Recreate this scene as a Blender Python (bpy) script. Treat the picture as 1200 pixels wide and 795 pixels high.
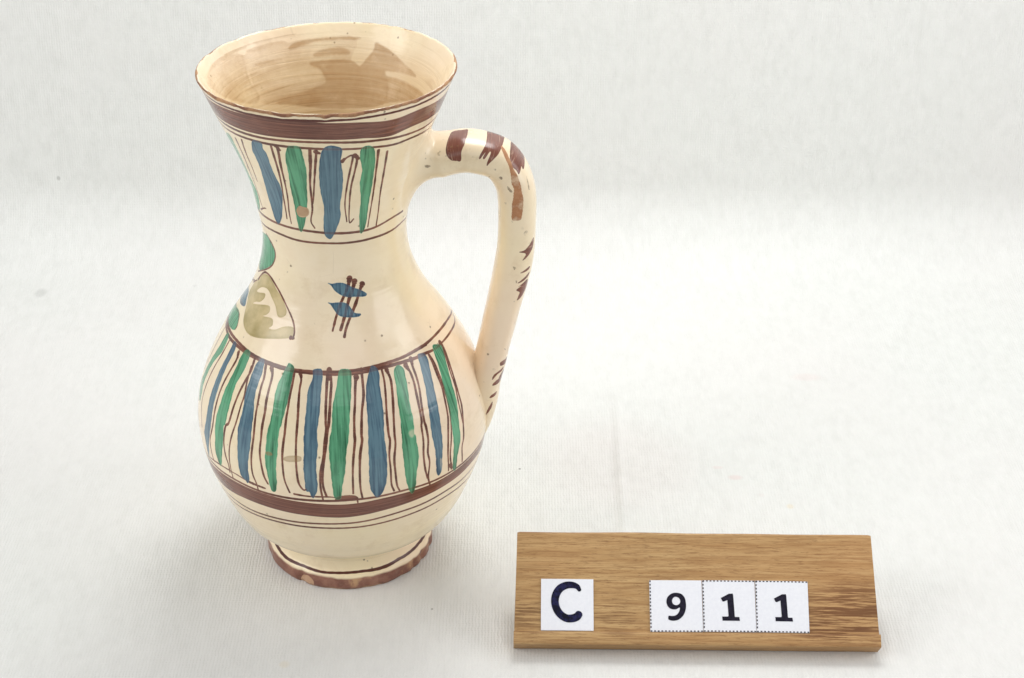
import bpy, bmesh, math, json
import numpy as np
from mathutils import Vector, noise

# ------------------------------------------------------------------ camera, world, lamps, exposure
for o in list(bpy.data.objects): bpy.data.objects.remove(o)
sc = bpy.context.scene
COL = sc.collection
cam_d = bpy.data.cameras.new("camera"); cam = bpy.data.objects.new("camera", cam_d); COL.objects.link(cam)
cam.location = (0.07008, -0.65323, 0.48)
PITCH, ROLL, FPX = math.radians(30.054), math.radians(0.3325), 2155.8
fwd = Vector((0, math.cos(PITCH), -math.sin(PITCH))); rt = Vector((1, 0, 0)); up = rt.cross(fwd)
r2 = rt * math.cos(ROLL) + up * math.sin(ROLL); u2 = -rt * math.sin(ROLL) + up * math.cos(ROLL)
from mathutils import Matrix
M = Matrix((r2, u2, -fwd)).transposed()
cam.rotation_euler = M.to_euler()
cam_d.sensor_width = 36; cam_d.lens = FPX * 36 / 1200
cam_d.clip_start = 0.02; cam_d.clip_end = 20
cam_d.dof.use_dof = False
sc.camera = cam
sc.render.resolution_x, sc.render.resolution_y = 1024, 678

world = bpy.data.worlds.new("World"); sc.world = world; world.use_nodes = True
bg = world.node_tree.nodes["Background"]
bg.inputs[0].default_value = (1, 1, 1, 1); bg.inputs[1].default_value = 0.26

def area(name, loc, target, size, size_y, watts, col):
    d = bpy.data.lights.new(name, 'AREA'); d.shape = 'RECTANGLE'; d.size = size; d.size_y = size_y
    d.energy = watts; d.color = col
    o = bpy.data.objects.new(name, d); COL.objects.link(o); o.location = loc
    o.rotation_euler = (Vector(target) - Vector(loc)).to_track_quat('-Z', 'Y').to_euler()
    return o
W3 = (1.0, 1.0, 1.0)
area('left_softbox', (-1.10, -0.50, 0.80), (0, 0, 0.1), 0.8, 0.8, 7.6, W3)
area('low_left_softbox', (-0.70, -0.20, 0.40), (0, 0, 0.1), 0.6, 0.5, 0.9, W3)
area('low_right_softbox', (0.85, -0.25, 0.40), (0.05, 0, 0.1), 0.6, 0.5, 2.8, W3)
area('right_softbox', (1.15, 0.0, 0.90), (0.1, 0.2, 0.05), 0.6, 0.6, 2.0, W3)
area('front_fill_light', (0.10, -1.15, 0.95), (0.1, 0.3, 0.15), 1.2, 0.7, 2.8, W3)  # added fill light, brightens the back cloth and the jug's front
area('overhead_lamp', (0.12, 0.22, 0.60), (0.12, 0.22, 0), 0.25, 0.25, 2.0, W3)
sc.view_settings.view_transform = 'Standard'; sc.view_settings.look = 'None'
sc.view_settings.exposure = 0.01; sc.view_settings.gamma = 1.0

# ------------------------------------------------------------------ helpers
def mesh_obj(name, verts, faces, mat=None, parent=None, smooth=True, uvs=None, uvname='UVMap'):
    me = bpy.data.meshes.new(name); me.from_pydata([tuple(v) for v in verts], [], faces)
    if uvs is not None:
        l = me.uv_layers.new(name=uvname)
        idx = np.empty(len(me.loops), dtype=np.int64); me.loops.foreach_get('vertex_index', idx)
        if len(uvs) == len(me.loops): l.data.foreach_set('uv', np.asarray(uvs, dtype=np.float32).ravel())
        else: l.data.foreach_set('uv', np.asarray(uvs, dtype=np.float32)[idx].ravel())
    me.update()
    if smooth: me.shade_smooth()
    o = bpy.data.objects.new(name, me); COL.objects.link(o)
    if mat: me.materials.append(mat)
    if parent: o.parent = parent
    return o
def empty(name, loc, label, cat, group=None, rz=0):
    o = bpy.data.objects.new(name, None); COL.objects.link(o); o.location = loc; o.rotation_euler = (0, 0, rz)
    o.empty_display_size = .02
    o['label'] = label; o['category'] = cat
    if group: o['group'] = group
    return o
def srgb(r, g, b):
    f = lambda c: (c / 255 / 12.92) if c / 255 <= .04045 else ((c / 255 + .055) / 1.055) ** 2.4
    return (f(r), f(g), f(b), 1)

class NT:
    """small node-tree builder"""
    def __init__(s, name):
        s.m = bpy.data.materials.new(name); s.m.use_nodes = True; s.t = s.m.node_tree
        s.b = s.t.nodes['Principled BSDF']; s.L = s.t.links
    def n(s, typ, **kw):
        nd = s.t.nodes.new(typ)
        for k, v in kw.items():
            if k.startswith('i_'): nd.inputs[k[2:].replace('_', ' ')].default_value = v
            else: setattr(nd, k, v)
        return nd
    def set(s, sock, v):
        if hasattr(v, 'is_linked'): s.L.new(v, sock)
        else: sock.default_value = v
    def math(s, op, a, b=0.0, c=None, clamp=False):
        nd = s.n('ShaderNodeMath', operation=op, use_clamp=clamp); s.set(nd.inputs[0], a); s.set(nd.inputs[1], b)
        if c is not None: s.set(nd.inputs[2], c)
        return nd.outputs[0]
    def mix(s, f, a, b, mode='MIX'):
        nd = s.n('ShaderNodeMix', data_type='RGBA', blend_type=mode); s.set(nd.inputs[0], f); s.set(nd.inputs[6], a); s.set(nd.inputs[7], b)
        return nd.outputs[2]
    def noise(s, scale, detail=3, rough=.5, vec=None, dist=0.0, out=0):
        nd = s.n('ShaderNodeTexNoise'); nd.inputs['Scale'].default_value = scale; nd.inputs['Detail'].default_value = detail
        nd.inputs['Roughness'].default_value = rough; nd.inputs['Distortion'].default_value = dist
        if vec is not None: s.L.new(vec, nd.inputs['Vector'])
        return nd.outputs[out]
    def rng(s, v, a, b, c=0.0, d=1.0, smooth=False):
        nd = s.n('ShaderNodeMapRange'); nd.clamp = True
        if smooth: nd.interpolation_type = 'SMOOTHSTEP'
        s.set(nd.inputs[0], v)
        for i, x in enumerate((a, b, c, d)): nd.inputs[i + 1].default_value = x
        return nd.outputs[0]
    def map(s, vec, scale=(1, 1, 1), loc=(0, 0, 0), rot=(0, 0, 0)):
        nd = s.n('ShaderNodeMapping'); s.L.new(vec, nd.inputs[0]); nd.inputs['Scale'].default_value = scale
        nd.inputs['Location'].default_value = loc; nd.inputs['Rotation'].default_value = rot
        return nd.outputs[0]
    def bump(s, h, strength, dist, prev=None):
        nd = s.n('ShaderNodeBump'); s.set(nd.inputs['Height'], h); nd.inputs['Strength'].default_value = strength
        nd.inputs['Distance'].default_value = dist
        if prev is not None: s.L.new(prev, nd.inputs['Normal'])
        return nd.outputs[0]
    def spots(s, vec, lst):
        """sum of soft elliptical spots (x, y, rx, ry, amount) in the xy of vec"""
        sep = s.n('ShaderNodeSeparateXYZ'); s.L.new(vec, sep.inputs[0]); tot = None
        for (x, y, rx, ry, a) in lst:
            dx = s.math('DIVIDE', s.math('SUBTRACT', sep.outputs[0], x), rx); dy = s.math('DIVIDE', s.math('SUBTRACT', sep.outputs[1], y), ry)
            d = s.math('SQRT', s.math('ADD', s.math('MULTIPLY', dx, dx), s.math('MULTIPLY', dy, dy)))
            v = s.rng(d, 1.0, 0.35, 0, a, True); tot = v if tot is None else s.math('MAXIMUM', tot, v)
        return tot

# ------------------------------------------------------------------ backdrop: one white cotton sheet, flat on the table, swept up behind
CURVE_Y, CURVE_R = 0.238, 0.045
def cloth_pt(x, s):
    # s runs along the sheet from front to back
    s0 = CURVE_Y
    if s <= s0: y, z, ny, nz = s, 0.0, 0, 1
    else:
        a = min((s - s0) / CURVE_R, math.radians(82)); y = s0 + CURVE_R * math.sin(a); z = CURVE_R * (1 - math.cos(a)); ny, nz = -math.sin(a), math.cos(a)
        rest = (s - s0) - CURVE_R * math.radians(82)
        if rest > 0: y += rest * math.cos(math.radians(82)); z += rest * math.sin(math.radians(82))
    # gentle unevenness of the sheet, none under the jug and the holder
    h = 0.0
    n1 = noise.noise(Vector((x * 4.2, s * 3.1, 3.3))) ; n2 = noise.noise(Vector((x * 11 + 5, s * 6, 9.1)))
    h = 0.0022 * n1 + 0.0007 * n2
    d1 = max(0, math.hypot(x, s) - 0.045); d2 = math.hypot(max(0, abs(x - 0.145) - 0.085), max(0, abs(s + 0.06) - 0.035))
    h *= min(1, d1 / 0.05) * min(1, d2 / 0.04)
    # pressed fold line beside the jug
    cx = 0.1195 + 0.02 * (s - 0.01)
    k = math.exp(-((s - 0.045) / 0.075) ** 4)
    t = (x - cx) / 0.0022
    h += k * 0.0006 * math.exp(-t * t) + k * 0.0009 / (1 + math.exp(min(60, max(-60, -(x - cx) / 0.0012)))) * math.exp(-max(0, x - cx) / 0.05)
    return (x, y + ny * h, z + nz * h)
def axis_samples(lo, hi, dense):
    v = [lo]
    while v[-1] < hi:
        step = 0.03
        for a, b, st in dense:
            if a - 0.01 <= v[-1] < b: step = min(step, st)
        v.append(v[-1] + step)
    return v
xs = axis_samples(-2.2, 2.4, [(-0.3, 0.45, 0.004), (0.105, 0.135, 0.0007)])
ss = axis_samples(-0.75, 1.6, [(-0.2, 0.5, 0.005), (0.22, 0.34, 0.003)])
cv = [cloth_pt(x, s) for s in ss for x in xs]; nx = len(xs)
cf = [(j * nx + i, j * nx + i + 1, (j + 1) * nx + i + 1, (j + 1) * nx + i) for j in range(len(ss) - 1) for i in range(nx - 1)]
cuv = [(x, s) for s in ss for x in xs]

N = NT('white_cotton')
uv = N.n('ShaderNodeUVMap', uv_map='UVMap').outputs[0]
warp = N.noise(30, 2, .5, uv)
wx = N.n('ShaderNodeTexWave', bands_direction='X'); wx.inputs['Scale'].default_value = 235; wx.inputs['Distortion'].default_value = 3.0; wx.inputs['Detail'].default_value = 1; wx.inputs['Detail Scale'].default_value = 1.5
wy = N.n('ShaderNodeTexWave', bands_direction='Y'); wy.inputs['Scale'].default_value = 215; wy.inputs['Distortion'].default_value = 3.0; wy.inputs['Detail'].default_value = 1; wy.inputs['Detail Scale'].default_value = 1.5
N.L.new(uv, wx.inputs[0]); N.L.new(uv, wy.inputs[0])
slub = N.noise(260, 3, .6, N.map(uv, (1, .4, 1)))       # thicker warp threads
slub2 = N.noise(260, 3, .6, N.map(uv, (.3, 1, 1)))
blot = N.noise(95, 4, .7, N.map(uv, (1, .5, 1)))
th = N.math('ADD', N.math('MULTIPLY', wx.outputs[1], .34), N.math('MULTIPLY', wy.outputs[1], .14))
th = N.math('ADD', th, N.math('ADD', N.math('MULTIPLY', slub, .9), N.math('MULTIPLY', slub2, .6)))
colr = N.mix(N.rng(slub, .35, .7), (.668, .675, .650, 1), (.722, .729, .706, 1))
colr = N.mix(N.rng(blot, .42, .62, 0, .6), colr, (.725, .732, .708, 1))
warmth = N.noise(5, 2, .5, uv)
colr = N.mix(N.rng(warmth, .4, .65, 0, .35), colr, (.73, .705, .69, 1))
pink = N.spots(uv, [(.1735, .050, .0045, .0028, .20), (.166, .058, .0035, .0018, .14), (.184, .036, .002, .002, .06), (.2185, .140, .010, .005, .10), (.120, .06, .05, .05, .06)])
colr = N.mix(pink, colr, (.62, .32, .30, 1))
yel = N.spots(uv, [(.196, .0275, .0022, .0026, .25), (-.020, -.083, .003, .003, .16)])
colr = N.mix(yel, colr, (.66, .50, .22, 1))
grey = N.spots(uv, [(-.1869, .2258, .0042, .0068, .24), (-.1848, .3040, .0014, .0018, .45), (.074, .055, .0008, .001, .8), (.0375, -.048, .0007, .0008, .7), (-.104, .234, .0016, .002, .15)])
colr = N.mix(grey, colr, (.22, .22, .21, 1))
N.L.new(colr, N.b.inputs['Base Color']); N.b.inputs['Roughness'].default_value = .92
N.b.inputs['Specular IOR Level'].default_value = .2
N.b.inputs['Sheen Weight'].default_value = .08
b1 = N.bump(th, .8, .00026); b2 = N.bump(blot, .35, .0008, b1); N.L.new(b2, N.b.inputs['Normal'])
cloth = mesh_obj('backdrop_cloth', cv, cf, N.m, uvs=cuv); cloth['kind'] = 'structure'

# ------------------------------------------------------------------ jug surface of revolution (millimetres)
PZ = np.array([0, .8, 3, 5.5, 7, 8, 9.5, 12, 14, 15.5, 18, 22.1, 30, 39.8, 57.5, 75.1, 92.8, 110.5, 126, 139.2, 152.5, 165.7, 176.8, 190, 205.5, 221])
PR = np.array([35, 35.6, 35.8, 35.5, 34.6, 33.2, 32.5, 31.9, 32.3, 33.9, 37.6, 43.2, 48.9, 53.4, 59.1, 60, 55.2, 46, 35.7, 30.25, 28.4, 30.1, 32.15, 36.5, 42.9, 48.8])
LX, LY = -0.002586, -0.00074
def pchip(x, xk, yk):
    x = np.asarray(x, float); h = np.diff(xk); d = np.diff(yk) / h
    m = np.zeros_like(yk); m[1:-1] = (d[:-1] * h[1:] + d[1:] * h[:-1]) / (h[1:] + h[:-1]); m[0] = d[0]; m[-1] = d[-1]
    i = np.clip(np.searchsorted(xk, x) - 1, 0, len(xk) - 2); t = (x - xk[i]) / h[i]
    return (2 * t**3 - 3 * t**2 + 1) * yk[i] + (t**3 - 2 * t * t + t) * h[i] * m[i] + (-2 * t**3 + 3 * t * t) * yk[i + 1] + (t**3 - t * t) * h[i] * m[i + 1]
# profile, outside going up, over the lip, inside going down: (r, z, v_outer, v_inner)
zo = np.concatenate([np.arange(0, 30, .5), np.arange(30, 218, 1.0), np.arange(218, 220.01, .4)])
prof = [(0.0, 1.5), (20, 1.5), (32.0, 1.4), (33.6, .25)] + [(float(pchip(z, PZ, PR)), float(z)) for z in zo]
LIP0 = len(prof) - 6
prof += [(48.72, 220.5), (48.5, 220.95), (48.1, 221.15), (47.65, 221.0), (47.3, 220.5)]
zi = np.concatenate([np.arange(219.8, 217.9, -.4), np.arange(217, 16, -1.5), [15, 13.5, 12.6, 12.2]])
def wall(z): return 1.15 + 3.2 * min(1, (221 - z) / 20) ** .8
LIP1 = len(prof) + 4
prof += [(float(pchip(z, PZ, PR)) - wall(z) if z > 20 else max(0.0, float(pchip(20, PZ, PR)) - 4.4 - (20 - z) ** 1.75), float(z)) for z in zi]
prof += [(12, 12), (0, 12)]
prof = np.array(prof)
FOOT1 = int(np.argmin(abs(prof[:, 1] - 12.0) + (np.arange(len(prof)) < 6) * 99 + (np.arange(len(prof)) > 60) * 99))
NT_ = 360
ths = np.linspace(-math.pi * 1.5, math.pi * .5, NT_ + 1)
CHIPS = [(189.5, 2.2, .9), (162.5, 3.5, .7), (143, 3.2, .6), (122, 4.5, .5), (63, 1.5, .4), (51.5, 3, .5), (38, 2, .4), (6.5, 2.5, .4), (-14.5, 2.2, .5), (-104, 3.2, .9), (-85.5, 1.6, 1.0), (-74, 3.5, .7), (-42, 2.5, .5), (-122, 1.8, .5), (-140, 2.5, .6), (100, 1, .4)]
def jug_pt(r, z, th):
    c, s = math.cos(th), math.sin(th)
    # slight unevenness of a hand-thrown pot
    w = 0.22 * noise.noise(Vector((c * 1.3, s * 1.3, z * .018))) + 0.10 * noise.noise(Vector((c * 5, s * 5, z * .06 + 7)))
    k = max(0.0, (z - 196) / 25)
    w += k * k * (0.55 * math.cos(2 * (th - math.radians(20))) + .25 * math.cos(3 * th + 1))
    dz = k * k * (0.45 * math.cos(th + math.radians(60)) + .3 * math.sin(2 * th + .4))
    if z > 217:
        q = noise.noise(Vector((c * 17, s * 17, z * .5)))
        dz += .12 * q * (z - 217) / 4; w += .10 * q
        for (a, wd, dp) in CHIPS:
            dd = (math.degrees(th) - a + 180) % 360 - 180
            if abs(dd) < wd * 2.5: dz -= .5 * dp * math.exp(-(dd / wd) ** 2) * min(1, (z - 217) / 3.5)
    if z < 9 and r > 30:
        q = noise.noise(Vector((c * 9, s * 9, z * .25 + 3))); w += .18 * q
        for (a, wd, dp) in FOOT_CHIPS:
            dd = (math.degrees(th) - a + 180) % 360 - 180
            if abs(dd) < wd * 2.5: w -= dp * math.exp(-(dd / wd) ** 2) * math.exp(-((z - 2.5) / 3.2) ** 2)
    if r < .01: w = 0
    rr = r + w
    return ((LX * z + rr * c) / 1000, (LY * z + rr * s) / 1000, max(0.0, z + dz) / 1000)
FOOT_CHIPS = [(-121, 3, 1.5), (-25, 3, 1.3), (-36, 2, .9), (-48, 5, 1.0), (-66, 2, .5), (-75, 3, .8), (-10, 3, 1.1), (-98, 3, .5), (-160, 4, .5), (60, 5, .8), (110, 4, .7)]
jug_root = empty('pottery_jug', (0, 0, 0), 'tall cream glazed pottery jug with green and blue stripes and a looped handle', 'jug')
def revolve(name, i0, i1, mat, vfun, seam_front=False):
    off = math.pi if seam_front else 0
    v = []; u = []
    for i in range(i0, i1 + 1):
        r, z = prof[i]
        for th in ths: 
            v.append(jug_pt(r, z, th + off)); u.append(((th + off - (-math.pi * 1.5 + off)) / (2 * math.pi), vfun(z)))
    n = NT_ + 1; f = []; 
    # share the seam vertices
    remap = lambda j, i: j * n + (0 if i == NT_ else i)
    fl = []; lu = []
    for j in range(i1 - i0):
        for i in range(NT_):
            a, b, c, d = (j, i), (j, i + 1), (j + 1, i + 1), (j + 1, i)
            if prof[i0 + j][0] < .01: q = [a, c, d]
            elif prof[i0 + j + 1][0] < .01: q = [a, b, d]
            else: q = [a, b, c, d]
            fl.append([remap(*k) for k in q]); lu += [u[k[0] * n + k[1]] for k in q]
    o = mesh_obj(name, v, fl, mat, jug_root, uvs=lu)
    bm = bmesh.new(); bm.from_mesh(o.data); bmesh.ops.delete(bm, geom=[x for x in bm.verts if not x.link_faces], context='VERTS'); bm.to_mesh(o.data); bm.free()
    return o

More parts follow.
